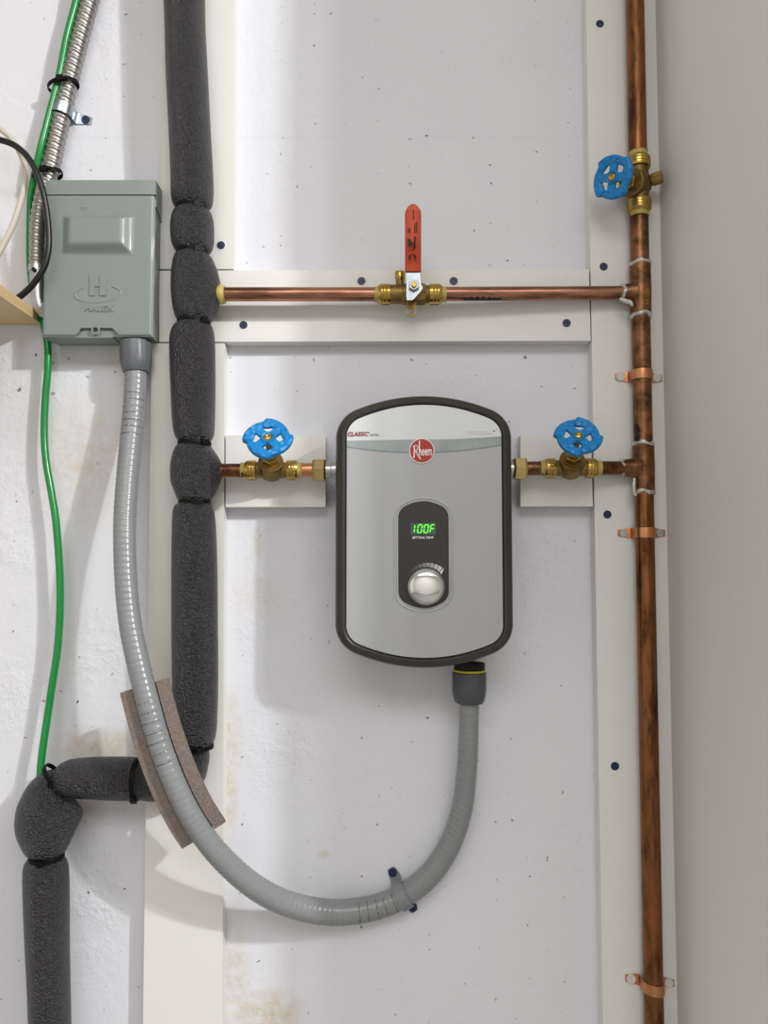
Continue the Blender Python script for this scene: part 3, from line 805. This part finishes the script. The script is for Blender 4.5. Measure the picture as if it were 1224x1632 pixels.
for y, sc, lab, tl in ((598, 'white', 'copper two-hole pipe strap with white screws, topmost strap on the riser', -.03),
                       (849, 'zinc', 'copper two-hole pipe strap with zinc cross-head screws, middle strap on the riser', 0.),
                       (1572, 'white', 'copper two-hole pipe strap with white screws, lowest strap near the bottom of the riser', -.10)):
    strap('pipe_strap', at_riser(y), ax_r, RR+.0002, .0115, M['copper_new'], lab, screws=sc, base=HR-TB, tab=.0165, tilt=tl)

# ------------------------------------------------------------------ tankless water heater
HC = .095                                      # front of the cover
c0 = P(676.5, 845, HC); mmh = MM(676, 845, HC)
heater = thing('water_heater', 'grey tankless water heater with charcoal frame, green temperature display and chrome knob', 'water heater', (c0.x, 0, c0.z - 218*mmh))
W, H = 286*mmh, 440*mmh
def outline(inset, h, nt=24, na=10, ns=8, W=W, H=H, R0=.034, B=.0125, cx=None, cz=None):
    """rounded rectangle with bowed top and bottom"""
    cx = c0.x if cx is None else cx; cz = c0.z if cz is None else cz
    R = R0 - inset; w = W/2 - R0; hh_ = H/2 - R0
    def top(u): return hh_ - B*(u/w)**2
    pts = []
    sl = 2*B/w                                   # slope at the end of the bowed edge
    a_end = math.atan2(1, sl)                    # direction of the normal there
    for k in range(nt+1):
        u = -w + 2*w*k/nt; d = Vector((2*B*u/w**2, 1)).normalized()
        pts.append((u + d.x*R, top(u) + d.y*R))
    for k in range(1, na+1):
        a = a_end*(1-k/na); pts.append((w + R*math.cos(a), top(w) + R*math.sin(a)))
    for k in range(1, ns): t = k/ns; pts.append((w+R, top(w)*(1-2*t)))
    for k in range(na):
        a = -a_end*k/na; pts.append((w + R*math.cos(a), -top(w) + R*math.sin(a)))
    half = pts[nt+1:]
    for k in range(nt+1):
        u = w - 2*w*k/nt; d = Vector((2*B*u/w**2, -1)).normalized()
        pts.append((u + d.x*R, -top(u) + d.y*R))
    for (x, y) in [(-x, -y) for x, y in half]: pts.append((x, y))
    dh = .015 if h > .04 else 0
    return [Vector((cx + x, -h-dh, cz + y)) for x, y in pts]
def loft(bm, loops, cap0=True, cap1=True):
    R = [[bm.verts.new(p) for p in l] for l in loops]; n = len(R[0])
    for A, B in zip(R, R[1:]):
        for i in range(n):
            j = (i+1) % n; bm.faces.new((A[i], A[j], B[j], B[i]))
    if cap0: bm.faces.new(R[0])
    if cap1: bm.faces.new(list(reversed(R[-1])))
bm = bmesh.new(); loft(bm, [outline(.004, .0005), outline(.004, .030), outline(.002, .046)]); obj('housing', bm, M['bezel'], heater, 40)
bm = bmesh.new()
loft(bm, [outline(.002, .046), outline(0, .050), outline(0, .066), outline(.0012, .0725), outline(.0035, .0765), outline(.0052, .0772), outline(.0060, .0785), outline(.0072, .0800), outline(.0090, .0808),
          outline(.0104, .0800), outline(.0112, .0780), outline(.0118, .0745), outline(.0126, .0735)], False, False)
obj('frame', bm, M['bezel'], heater, 40)
# cover: a gently bowed plate; its upper field is paler, a band with a curved lower edge between
ins = .0122
cov = outline(ins, HC)
def cover_h(x, z):                              # crowned across
    u = (x - c0.x)/(W/2); return .0922 + .0030*(1-u*u)
def z_top_band(x): u = (x-c0.x)/(W/2); return P(676, 700.5, HC).z + .0035*max(0, u)**2*1.5 - .0010*max(0, -u)
def z_low_band(x): u = (x-c0.x)/(W/2); return P(676, 721.5, HC).z + .0098*u*u + .0012*u
def inside_cols(n=56):
    xs = [p.x for p in cov]; x0, x1 = min(xs), max(xs); out = []
    for k in range(n+1):
        t = k/n; t = .5 - .5*math.cos(PI*(.02 + .96*t))
        x = x0 + (x1-x0)*t
        zs = []
        m = len(cov)
        for i in range(m):
            a, b = cov[i], cov[(i+1) % m]
            if (a.x-x)*(b.x-x) <= 0 and abs(a.x-b.x) > 1e-9: zs.append(a.z + (b.z-a.z)*(x-a.x)/(b.x-a.x))
        out.append((x, min(zs), max(zs)))
    return out
cols = inside_cols()
def field(zlo, zhi, m, name, lift=0., nz=14, parent=None):
    bm = bmesh.new(); G = []
    for x, a, b in cols:
        lo = max(zlo(x) if zlo else a, a); hi = min(zhi(x) if zhi else b, b)
        G.append([bm.verts.new((x, -(cover_h(x, 0)+lift), lo + (hi-lo)*k/nz)) for k in range(nz+1)])
    for A, B in zip(G, G[1:]):
        for k in range(nz): bm.faces.new((A[k], B[k], B[k+1], A[k+1]))
    bm.verts.ensure_lookup_table()
    r = bmesh.ops.extrude_face_region(bm, geom=list(bm.faces))
    bmesh.ops.translate(bm, verts=[v for v in r['geom'] if isinstance(v, bmesh.types.BMVert)], vec=(0, .003, 0))
    return obj(name, bm, m, parent or heater, 40)
cover = field(None, lambda x: z_low_band(x)-.0008, M['cover'], 'front_cover')
field(lambda x: z_low_band(x)-.0008, lambda x: z_low_band(x)+.0010, M['swoosh_d'], 'band_edge', .00002, 2)
field(lambda x: z_low_band(x)+.0010, z_top_band, M['swoosh'], 'curved_band', .00004, 4)
field(z_top_band, None, M['cover_top'], 'upper_cover', .0)
def on_cover(px, py, lift=.0003):
    p = P(px, py, HC-.001); return Vector((p.x, -(cover_h(p.x, 0)+lift), p.z))
text('lettering', 'CLASSIC', .0062, M['label_red'], heater, on_cover(570, 692, .0007), 0, shear=.25, sx=.95, bold=.0001)
text('lettering', 'series', .0040, M['label_grey'], heater, on_cover(597, 692.8, .0006), 0)
text('lettering', 'TM', .0020, M['label_grey'], heater, on_cover(587.5, 690, .0006), 0)
text('lettering', 'PROFESSIONAL', .0056, M['pale_print'], heater, on_cover(759, 690, .0006), .03, sx=.9)
bm = bmesh.new(); lathe(bm, [(0, 0), (.0007, 0), (.0007, .0003), (0, .0003)], on_cover(787.5, 687), (0, -1, 0), 10); obj('dot', bm, M['bezel'], heater, 0)
# badge
bc = on_cover(672, 719, 0)
bm = bmesh.new(); lathe(bm, [(0, .0001), (.0136, .0001), (.0136, .0012), (.0131, .0016), (0, .0016)], bc, (0, -1, 0), 48); badge = obj('badge', bm, M['paper'], heater, 30)
bm = bmesh.new(); lathe(bm, [(0, .0015), (.0125, .0015), (.0125, .0019), (0, .0019)], bc, (0, -1, 0), 48); obj('badge_field', bm, M['red'], badge, 30)
bl = bc + Vector((0, -.00205, 0))
bm = bmesh.new(); k_ = .68e-3
def stroke(pts, wpx):
    P3 = [bl + Vector((x*k_, 0, -y*k_)) for x, y in pts]
    for a, b in zip(P3, P3[1:]):
        d = (b-a).normalized(); q = Vector((-d.z, 0, d.x))*(wpx*k_/2); e = d*(wpx*k_*.25)
        L_ = [a-q-e, b-q+e, b+q+e, a+q-e]; quad_prism(bm, L_, [p+Vector((0, .0003, 0)) for p in L_])
stroke([(-12.2, 10.5), (-11.4, -7)], 2.0)                     # R: stem, bowl, long tail
stroke([(-13.6, -6.2), (-10, -8.6), (-7.2, -7.8), (-6.1, -4.6), (-7.2, -1.0), (-10.8, .8)], 1.7)
stroke([(-9.2, .8), (-6.6, 6), (-2.0, 13)], 2.0)
stroke([(-3.6, -15.5), (-3.6, 2)], 1.9)                       # tall h
obj('badge_initial', bm, M['paper'], badge, 0)
text('badge_lettering', 'heem', .0140, M['paper'], badge, bl + Vector((-5.0*k_, 0, -1.0*k_)), 0, ext=.0002, sx=.46, bold=.00022, align='LEFT')
# control panel: raised lip, black glass, display, dial
pc0 = P(675, 883.5, HC)
def pan(inset, h, n=0): return outline(inset, h, 20, 8, 6, W=94*mmh, H=184*mmh, R0=.0190, B=.0034, cx=pc0.x, cz=pc0.z)
hc_ = .0802
bm = bmesh.new(); loft(bm, [pan(-.0006, hc_-.0025), pan(0, hc_+.0004), pan(.0012, hc_+.0010), pan(.0026, hc_+.0004), pan(.0046, hc_-.0012), pan(.0050, hc_-.0024)], False, False)
obj('panel_lip', bm, M['cover'], heater, 50)
bm = bmesh.new(); loft(bm, [pan(.0046, hc_-.0024), pan(.0046, hc_-.0002), pan(.0052, hc_+.0003)]); panel = obj('control_panel', bm, M['panel'], heater, 30)
hp = hc_ + .0153
def on_panel(px, py, l=.0): 
    p = P(px, py, HC); return Vector((p.x, -(hp+l), p.z))
def rect(px0, py0, px1, py1, l, t=.0004):
    bm = bmesh.new(); a = on_panel(px0, py1, l); b = on_panel(px1, py0, l); box(bm, (a.x, a.y, a.z), (b.x, a.y+t, b.z)); return bm
disp = obj('display', rect(654, 833.5, 694.5, 852, .0003), M['lcd'], panel, 0)
def seg_digit(bm, cx, cy, segs, wpx=6.2, hpx=12.5, t=1.7, slant=.12):
    w2, h2 = wpx/2, hpx/2; g = .35
    S_ = {'a': ((-w2, -h2), (w2, -h2)), 'b': ((w2, -h2), (w2, 0)), 'c': ((w2, 0), (w2, h2)), 'd': ((-w2, h2), (w2, h2)), 'e': ((-w2, 0), (-w2, h2)), 'f': ((-w2, -h2), (-w2, 0)), 'g': ((-w2, 0), (w2, 0))}
    for q in segs:
        (x0, y0), (x1, y1) = S_[q]; L = math.hypot(x1-x0, y1-y0); dx, dy = (x1-x0)/L, (y1-y0)/L
        x0 += dx*g; y0 += dy*g; x1 -= dx*g; y1 -= dy*g; nx, ny = -dy*t/2, dx*t/2
        pts = [(x0, y0), (x0+dx*t/2+nx, y0+dy*t/2+ny), (x1-dx*t/2+nx, y1-dy*t/2+ny), (x1, y1), (x1-dx*t/2-nx, y1-dy*t/2-ny), (x0+dx*t/2-nx, y0+dy*t/2-ny)]
        F = [on_panel(cx + x - slant*y, cy + y, .0006) for x, y in pts]
        quad_prism(bm, F, [p+Vector((0, .0003, 0)) for p in F])
for ch, cx in (('bc', 657.5), ('abcdef', 669), ('abcdef', 679), ('aefg', 689)):
    bm = bmesh.new(); seg_digit(bm, cx + (0 if ch != 'bc' else 0), 842.7, ch); obj('digit', bm, M['led'], disp, 0)
text('lettering', 'SETTING TEMP', .0034, M['paper'], panel, on_panel(674, 857, .0003), 0, bold=.00008)
kc = on_panel(678.5, 934.5)
bm = bmesh.new(); lathe(bm, [(.0225, -.0003), (.0225, .0004), (.0213, .0006), (0, .0006)], kc, (0, -1, 0), 56); obj('dial_plate', bm, M['panel'], panel, 30)
bm = bmesh.new(); lathe(bm, [(.0190, .0004), (.0196, .003), (.0194, .0080), (.0186, .0092), (.0178, .0095), (.0174, .0092)], kc, (0, -1, 0), 64); knob = obj('knob', bm, M['chrome_ring'], heater, 40)
bm = bmesh.new(); lathe(bm, [(.0175, .0088), (.0172, .0094), (.014, .0108), (.008, .0120), (0, .0124)], kc, (0, -1, 0), 64); obj('knob_face', bm, M['chrome'], knob, 60)
for k in range(10):
    a0 = math.radians(140 - k*10.4); a1 = a0 - math.radians(9.2)
    r0, r1 = .0208, .0208 + .0020 + .00042*k
    bm = bmesh.new()
    f = [kc + Vector((r*math.cos(a), -.0008, r*math.sin(a))) for r, a in ((r0, a0), (r1, a0), (r1, (a0+a1)/2), (r1, a1), (r0, a1))] if k < 9 else \
        [kc + Vector((r*math.cos(a), -.0008, r*math.sin(a))) for r, a in ((r0, a0), (r1+.001, a0-.03), (r0, a1))]
    quad_prism(bm, f, [p+Vector((0, .0006, 0)) for p in f]); obj('tick', bm, M['tick%d' % k], panel, 0)
# water unions
for (px, sg, py) in ((509, -1, 749.5), (828, 1, 747.5)):
    o = P(px, py, HP); L = 10.5*MM(px, py, HP); d = Vector((sg, 0, 0))
    bm = bmesh.new(); lathe(bm, [(.0078, -L), (.0122, -L), (.0134, -L*.75), (.0134, L*.7), (.0120, L), (.0078, L)], o, d, 6, (0, -1, .0))
    obj('union_nut', bm, M['nut'], heater, 20)
    bm = bmesh.new(); lathe(bm, [(.0075, -L*3.2), (.0100, -L*3.2), (.0100, -L*1.9), (.0088, -L*1.8), (.0088, -L), (.0070, -L)], o, d, 28)
    obj('inlet_stub', bm, M['steel'], heater, 30)

# ------------------------------------------------------------------ grey liquid-tight conduit
ctrl = [(216, 584, .030, 17.6), (216, 610, .033, 17.6), (213, 660, .040, 17.6), (207, 720, .050, 17.6), (201, 790, .062, 17.6), (198.5, 850, .072, 17.6), (201, 930, .082, 17.6), (208.5, 1000, .090, 17.8),
        (221, 1060, .096, 18.0), (236, 1120, .101, 18.2), (253, 1180, .104, 18.2), (277, 1245, .105, 18.2), (307, 1305, .101, 18.4), (347, 1360, .090, 18.6), (400, 1409, .070, 18.8), (455, 1439, .048, 19.2), (520, 1453.5, .028, 19.8),
        (580, 1450, .020, 19.5), (632, 1433, .0165, 19.0), (681, 1398, .0165, 18.6), (715, 1350, .018, 18), (736, 1290, .023, 17.2), (744.5, 1220, .031, 16.4), (747, 1160, .036, 16.0), (748, 1118, .038, 16)]
path3 = [P(x, y, h) for x, y, h, r in ctrl]
pitch = .0066
cpath, CL = catmull(path3, pitch/6)
rad_ctrl = [r*MM(x, y, h) for x, y, h, r in ctrl]
seglen = [0.]
for a, b in zip(path3, path3[1:]): seglen.append(seglen[-1] + (b-a).length)
def crad(t):
    s = t*seglen[-1]
    for i in range(len(seglen)-1):
        if s <= seglen[i+1]: 
            u = (s-seglen[i])/(seglen[i+1]-seglen[i]); return rad_ctrl[i]*(1-u)+rad_ctrl[i+1]*u
    return rad_ctrl[-1]
conduit = thing('flexible_conduit', 'thick grey plastic conduit looping from the disconnect box to the heater', 'conduit', path3[len(path3)//2])
bm = bmesh.new()
def ridge(s, t, ph):
    q = (s/pitch + ph/(2*PI)) % 1.0
    return crad(t) - .00027*(1-math.cos(2*PI*q))*.5
sweep(bm, cpath, ridge, 30, caps=False); obj('jacket', bm, M['conduit'], conduit, 80)
# printed legend: rows of fine dashes round the jacket
bm = bmesh.new()
rnd = random.Random(5)
def legend(t0, t1, rows, ph0, ph1):
    for k in range(rows):
        i = int((t0 + (t1-t0)*k/max(1, rows-1))*(len(cpath)-1)); p = cpath[i]; tg = (cpath[i+1]-cpath[i-1]).normalized()
        x = Vector((0, -1, 0)); x = (x - tg*x.dot(tg)).normalized(); y = tg.cross(x)
        ph = ph0
        while ph < ph1:
            d = .03+.10*rnd.random()
            if rnd.random() < .78:
                R_ = crad(i/(len(cpath)-1)) + .00006
                q = []
                for a in (ph, ph+d/2, ph+d):
                    q.append((p + tg*.00045 + (x*math.cos(a)+y*math.sin(a))*R_, p - tg*.00045 + (x*math.cos(a)+y*math.sin(a))*R_))
                for (a0, b0), (a1, b1) in zip(q, q[1:]):
                    bm.faces.new([bm.verts.new(v) for v in (a0, a1, b1, b0)])
            ph += d + .03
legend(.035, .082, 7, -1.2, 1.1); legend(.365, .425, 7, -.9, .7); legend(.715, .765, 6, -1.0, .9)
obj('printed_legend', bm, M['print'], conduit, 0)
def gland(o, ax, r, L, m, label=None, lock=False):
    bm = bmesh.new()
    lathe(bm, [(r*.60, -L*.02), (r*.98, 0), (r, L*.05), (r, L*.62), (r*.97, L*.74), (r*.86, L*.96), (r*.80, L), (r*.60, L)], o, ax, 48, None, lambda ph: 1 + .012*math.cos(12*ph) if True else 1)
    g = obj('gland_nut', bm, m, conduit, 25)
    if label: g['label'] = label
    return g
g1 = P(216, 546, .030); g2 = P(217, 595, .031)
gland(g1, g2-g1, .0179, .0355, M['gland'])
g1 = P(748, 1118, .038); g0 = P(748, 1071, .038)
gland(g0, g1-g0, .0188, .0340, M['gland_d'], 'darker grey gland nut')
bm = bmesh.new(); lathe(bm, [(.008, -.0005), (.0176, -.0005), (.0176, -.0028), (.008, -.0028)], g0, g1-g0, 40); obj('sealing_ring', bm, M['oring'], conduit, 30)
bm = bmesh.new(); lathe(bm, [(.008, -.0028), (.0172, -.0028), (.0172, -.0100), (.0, -.0100)], g0, g1-g0, 40); obj('connector_throat', bm, M['gap'], conduit, 30)
# two-hole clamp
def cp(px): # nearest path sample to a pixel
    tgt = px; return min(range(len(cpath)), key=lambda i: (cpath[i]-tgt).length)
i = cp(P(642, 1428, .0165)); tg = (cpath[i+2]-cpath[i-2]).normalized()
ax_c = Vector((.66, 0, .40)).normalized()
strap('conduit_clamp', Vector((cpath[i].x, cpath[i].y, cpath[i].z)), (.86, 0, .50), .0143, .0125, M['clamp'], 'grey plastic two-hole clamp with blue screws holding the conduit loop to the wall', screws='small_blue', base=-cpath[i].y-.0004, tab=.0135, cat='clamp')

# grey foam pad wrapped behind the conduit
bm = bmesh.new()
tA = cp(P(229, 1093, .099)); tB = cp(P(325, 1334, .095))
seg = 22; rings = []
for k, i in enumerate(range(tA, tB+1, 3)):
    p = cpath[i]; tg = (cpath[i+2]-cpath[i-2]).normalized()
    x = Vector((0, -1, 0)); x = (x - tg*x.dot(tg)).normalized(); y = tg.cross(x)     # x to the viewer
    a0, a1 = math.radians(92), math.radians(268)
    ri, ro = .0128, .0262
    inner = [p + (x*math.cos(a0+(a1-a0)*q/seg) + y*math.sin(a0+(a1-a0)*q/seg))*ri for q in range(seg+1)]
    outer = [p + (x*math.cos(a0+(a1-a0)*q/seg)*.92 + y*math.sin(a0+(a1-a0)*q/seg))*ro for q in range(seg, -1, -1)]
    rings.append([bm.verts.new(v) for v in inner+outer])
n = len(rings[0])
for A, B in zip(rings, rings[1:]):
    for q in range(n):
        j = (q+1) % n; bm.faces.new((A[q], A[j], B[j], B[q]))
for R_, flip in ((rings[0], 0), (rings[-1], 1)):
    for q in range(seg):
        bm.faces.new((R_[q], R_[q+1], R_[n-2-q], R_[n-1-q]))
single('foam_pad', bm, M['foam_grey'], 'slit brown-grey foam sleeve behind the conduit where it crosses black foam', 'foam pad', cpath[tB])

# ------------------------------------------------------------------ disconnect box
HB = .045
fx0, fx1, fy0, fy1 = 72.5, 242, 287, 536
boxr = thing('disconnect_box', 'grey-green metal electrical disconnect box at the foot of the steel conduit', 'electrical box', (P(157, 536, HB).x, 0, P(157, 536, HB).z))
pa, pb = P(fx0, fy0, HB), P(fx1, fy1, HB)
x0, x1, z1, z0 = pa.x, pb.x, pa.z, pb.z
zs = P(157, 310, HB).z                                     # seam under the hood
bm = bmesh.new(); box(bm, (x0+.0015, -.036, z0+.0015), (x1-.0015, 0, z1-.002), .0015); obj('body', bm, M['box'], boxr, 30)
# hood: caps the top, its cheek comes down the side with a slanted edge
bm = bmesh.new()
prof = [(-HB, z1), (-.001, z1), (-.001, z1-.046), (-.012, z1-.046), (-.026, z1-.033), (-HB+.004, z1-.030), (-HB+.004, zs), (-HB, zs)]
a = [Vector((x0, y, z)) for y, z in prof]; b = [Vector((x1+.0012, y, z)) for y, z in prof]
quad_prism(bm, a, b); bevel_all(bm, .0009, 2); obj('hood', bm, M['box'], boxr, 30)
# cover: bowed sheet with pressed handle panel and bottom flange
cx0, cx1, cz0, cz1 = x0+.0002, x1, z0, zs-.0013
bm = bmesh.new(); box(bm, (x0+.001, -.0425, zs-.004), (x1+.0006, -.039, zs-.0002)); obj('seam', bm, M['gap'], boxr, 0)
pass
bm = bmesh.new()
nx, nz = 90, 120
pl, pr, pt, pbm = P(99, 375, HB).x, P(213, 375, HB).x, P(0, 343, HB).z, P(0, 407, HB).z
def sm(t): t = max(0, min(1, t)); return t*t*(3-2*t)
def relief(x, z):
    d = .0085*min(sm((x-pl)/.013), sm((pr-x)/.013), sm((pt-z)/.007), sm((z-pbm)/.013))
    e = min(x-cx0, cx1-x, cz1-z+.01, z-cz0)
    edge = -.0022*(1-sm(e/.0022)) if e < .0022 else 0
    return d + edge
xs = sorted(set([cx0+(cx1-cx0)*i/nx for i in range(nx+1)] + [cx0+.0004, cx0+.0008, cx0+.0014, cx1-.0004, cx1-.0008, cx1-.0014]))
zs_ = sorted(set([cz0+(cz1-cz0)*i/nz for i in range(nz+1)] + [cz0+.0004, cz0+.0008, cz0+.0014]))
nx0, nx1, nzt = P(123, 530, HB).x, P(187, 530, HB).x, P(155, 523.5, HB).z
G = [[bm.verts.new((x, -(HB+relief(x, z)), z)) for z in zs_] for x in xs]
for i in range(len(xs)-1):
    for j in range(len(zs_)-1):
        xm, zm = (xs[i]+xs[i+1])/2, (zs_[j]+zs_[j+1])/2
        if nx0 < xm < nx1 and zm < nzt - max(0, nx0+.004-xm)*1.6 - max(0, xm-nx1+.005)*1.2: continue       # padlock notch
        bm.faces.new((G[i][j], G[i+1][j], G[i+1][j+1], G[i][j+1]))
# side cheeks and bottom return
def skirt(vs, dy):
    nv = [bm.verts.new((v.co.x, -HB+dy, v.co.z)) for v in vs]
    for i in range(len(vs)-1): bm.faces.new((vs[i], vs[i+1], nv[i+1], nv[i]))
skirt([G[i][0] for i in range(len(xs))], .030); skirt(G[-1], .030); skirt(G[0], .030)
cov_o = obj('box_cover', bm, M['box'], boxr, 50)
# notch with padlock tab in the lower edge
bm = bmesh.new(); box(bm, (nx0-.003, -.0412, z0+.0006), (nx1+.003, -.0365, nzt+.002), .0003); obj('latch_plate', bm, M['box'], boxr, 30)
bm = bmesh.new()
lathe(bm, [(.0030, 0), (.0048, 0), (.0052, .0012), (.0046, .0020), (.0030, .0018)], P(153, 526.5, HB-.0002), (0, -1, -.1), 24); obj('padlock_eye', bm, M['box'], cov_o, 40)
bm = bmesh.new(); box(bm, (P(128, 540, .03).x, -.0435, z0-.0012), (P(186, 540, .03).x, -.020, z0+.0003), .0003); obj('latch_tab', bm, M['box'], cov_o, 30)
bm = bmesh.new(); lathe(bm, [(0, 0), (.0016, 0), (.0016, .0003), (0, .0003)], (P(174, 545, .016).x, -.016, z0+.0012), (0, 0, -1), 14); obj('knockout_hole', bm, M['gap'], boxr, 0)
# embossed mark: H over an ellipse, name below
bm = bmesh.new(); hy = -(HB+.0006)
def emb(pts, l=.0012):
    f = [P(x, y, HB+l) for x, y in pts]; b2 = bmesh.new(); quad_prism(b2, f, [p+Vector((0, .0012, 0)) for p in f]); bevel_all(b2, .0004, 2); merge(bm, b2)
emb([(142.5, 437), (151, 437), (151, 471), (142.5, 471)]); emb([(158.5, 437), (168.5, 437), (168.5, 471), (158.5, 471)]); emb([(150, 450), (159.5, 450), (159.5, 456.5), (150, 456.5)])
emboss = obj('embossed_mark', bm, M['box'], cov_o, 40)
bm = bmesh.new(); ec = P(155.5, 468, HB); rings = []
for k in range(41):
    a = math.radians(128 + k*(412-128)/40.); wv = .0016*(1+.35*math.sin(a-PI))
    c = ec + Vector((.0262*math.cos(a), -.0003, .0095*math.sin(a) + .0014*math.cos(a)))
    d = Vector((math.cos(a)*.4, 0, math.sin(a))).normalized()
    rings.append([bm.verts.new(c + d*(wv*u) + Vector((0, -v, 0))) for u, v in ((-1, -.0004), (-.5, .0004), (.5, .0004), (1, -.0004))])
for A, B in zip(rings, rings[1:]):
    for q in range(3): bm.faces.new((A[q], A[q+1], B[q+1], B[q]))
obj('embossed_swoosh', bm, M['box'], cov_o, 60)
text('embossed_lettering', 'HALEX', .0096, M['box'], cov_o, P(157.5, 492.5, HB+.0003), 0, ext=.0007, sx=1.12, bold=.0001)
for px, ch in ((133, 'ON'), (170, '-'), (226, 'I')):
    text('embossed_lettering', ch, .0048, M['box'], cov_o, P(px, 331.5, HB+.0002), 0, ext=.0002)

# ------------------------------------------------------------------ steel conduit, wires, cables, shelf
sc = [(188, -800, .014), (184, -400, .014), (174, -190, .014), (162, -90, .014), (152, -40, .014), (143, 0, .014), (127, 60, .014), (111, 125, .014), (99, 180, .014), (88, 230, .014), (79, 275, .016), (70, 305, .019), (63, 335, .021), (60, 370, .022), (59, 405, .022), (59, 428, .022)]
spath, sl = catmull([P(*p) for p in sc], .0082/10)
flex = thing('steel_conduit', 'corrugated bare steel conduit coming down behind the left edge of the disconnect box', 'conduit', spath[len(spath)//2])
bm = bmesh.new()
def corr(s, t, ph):
    q = (s/.0082 + ph/(2*PI)) % 1.0
    tt = 1 - (sl-s)/.330
    base = .0113 if tt < .62 else (.0113 - .0022*min(1, (tt-.62)/.1))
    if q < .62: return base*(.86 + .14*math.sin(PI*q/.62)**.6)
    return base*(.86 + .05*math.sin(PI*(q-.62)/.38))
sweep(bm, spath, corr, 32, caps=True); obj('armour', bm, M['flex'], flex, 70)
# angle connector at its foot
a = P(59.5, 424, .022)
bm = bmesh.new(); lathe(bm, [(.0075, 0), (.0098, 0), (.0098, .0075), (.0082, .0080)], a, (0, 0, -1), 28); cn = obj('connector_collar', bm, M['steel'], flex, 30)
for px in (54, 65):
    q = P(px, 429.5, .0325); bm = bmesh.new(); lathe(bm, [(.0024, -.003), (.0024, .001), (.0015, .0014), (0, .0010)], q, (0, -1, 0), 14); obj('screw', bm, M['gap'] if px == 54 else M['steel'], cn, 30)
pt_, _ = catmull([P(60, 433, .022), P(60, 455, .022), P(60.5, 473, .022), P(63, 487, .022), P(69, 495, .022), P(76.5, 496, .022)], .002)
bm = bmesh.new(); sweep(bm, pt_, lambda s, t, ph: .0090 - .0007*(.5+.5*math.cos(4*ph)), 28); obj('angle_connector', bm, M['steel'], flex, 50)
bm = bmesh.new(); lathe(bm, [(.006, 0), (.0112, 0), (.0112, .003), (.006, .003)], P(71.2, 496, .022), (1, 0, 0), 8); obj('locknut', bm, M['steel'], flex, 20)
# one-hole strap
i = min(range(len(spath)), key=lambda i: (spath[i]-P(100.5, 176, .014)).length)
tg = (spath[i+2]-spath[i-2]).normalized()
strap('conduit_strap', spath[i].copy(), tg, .0116, .0135, M['zinc'], 'galvanized one-hole strap with a blue screw on the corrugated steel conduit', tabs=(0, 1), tab=.0190, base=.0138, hb=0, screws='small_blue', cat='strap', tilt=.0)
# green wire
gp = [(160, -800, .022), (157, -400, .022), (148, -190, .022), (138, -90, .022), (128, -40, .022), (121.5, 0, .022), (106, 60, .022), (94.5, 120, .022), (79, 180, .022), (65, 235, .023), (57, 270, .020), (50, 305, .013), (48, 340, .010), (48, 420, .010), (56, 480, .010), (69, 515, .012), (76, 550, .016), (76, 590, .017), (72, 640, .017), (70.5, 690, .018),
      (73.5, 735, .020), (82, 785, .022), (89, 830, .023), (94, 890, .024), (96, 940, .024), (95, 990, .024), (91, 1040, .024), (83.5, 1090, .024), (76, 1140, .024), (70, 1180, .026), (65.5, 1215, .028), (64, 1240, .030)]
gpath, gl = catmull([P(*p) for p in gp], .0035)
bm = bmesh.new(); sweep(bm, gpath, .0042, 16)
single('ground_wire', bm, M['green'], 'green insulated ground wire hanging down the wall to the lumpy foam elbow', 'wire', gpath[-1], None, 60)
# black ties on the wire
for (px, py, ang, lab) in ((101, 137, (.25, 0, 1), 'black cable tie binding green wire to steel conduit above the galvanized strap'), (75.5, 279, (.22, 0, 1), 'black cable tie binding green wire to steel conduit just above the disconnect box')):
    i = min(range(len(spath)), key=lambda k: (spath[k]-P(px+5, py+4, .014)).length)
    c = P(px, py, .0165)
    cable_tie(c, Vector((-.22, 0, 1)), .0176 if py < 200 else .0168, lab, .1, ry=.0130)
bk = [(-60, 226, .060), (-20, 219, .064), (0, 223, .064), (22, 231, .064), (42, 248, .064), (57, 272, .064), (67, 300, .063), (74, 335, .061), (77.5, 370, .060), (77, 398, .060), (71, 424, .060), (58, 446, .060), (40, 466, .058), (14, 485, .054)]
bpth, _ = catmull([P(*p) for p in bk], .003)
bm = bmesh.new(); sweep(bm, bpth, .0035, 14)
single('black_cable', bm, M['black'], 'thin black cable arching in front of the steel conduit down to the plywood shelf', 'cable', bpth[-1], None, 60)
wt = [(-50, 170, .050), (-20, 190, .050), (0, 205, .050), (18, 221, .050), (32, 243, .050), (40, 268, .050), (39, 295, .050), (32, 325, .050), (21, 358, .050), (8, 385, .050), (-6, 412, .050), (-20, 446, .050)]
wp, _ = catmull([P(*p) for p in wt], .003)
bm = bmesh.new(); sweep(bm, wp, .0034, 14)
single('white_cable', bm, M['white'], 'off-white cable curving behind the black cable above the plywood shelf', 'cable', wp[-1], None, 60)
q = P(68.5, 518, .001)
q2 = P(68.5, 502, .001)
bm = bmesh.new(); box(bm, (q.x-.55, -.30, q.z), (q.x, -.0005, q2.z), .0006)
single('plywood_shelf', bm, M['wood'], 'pale plywood shelf end beside the disconnect box, seen from below', 'shelf', (q.x-.275, 0, q.z), None, 30)
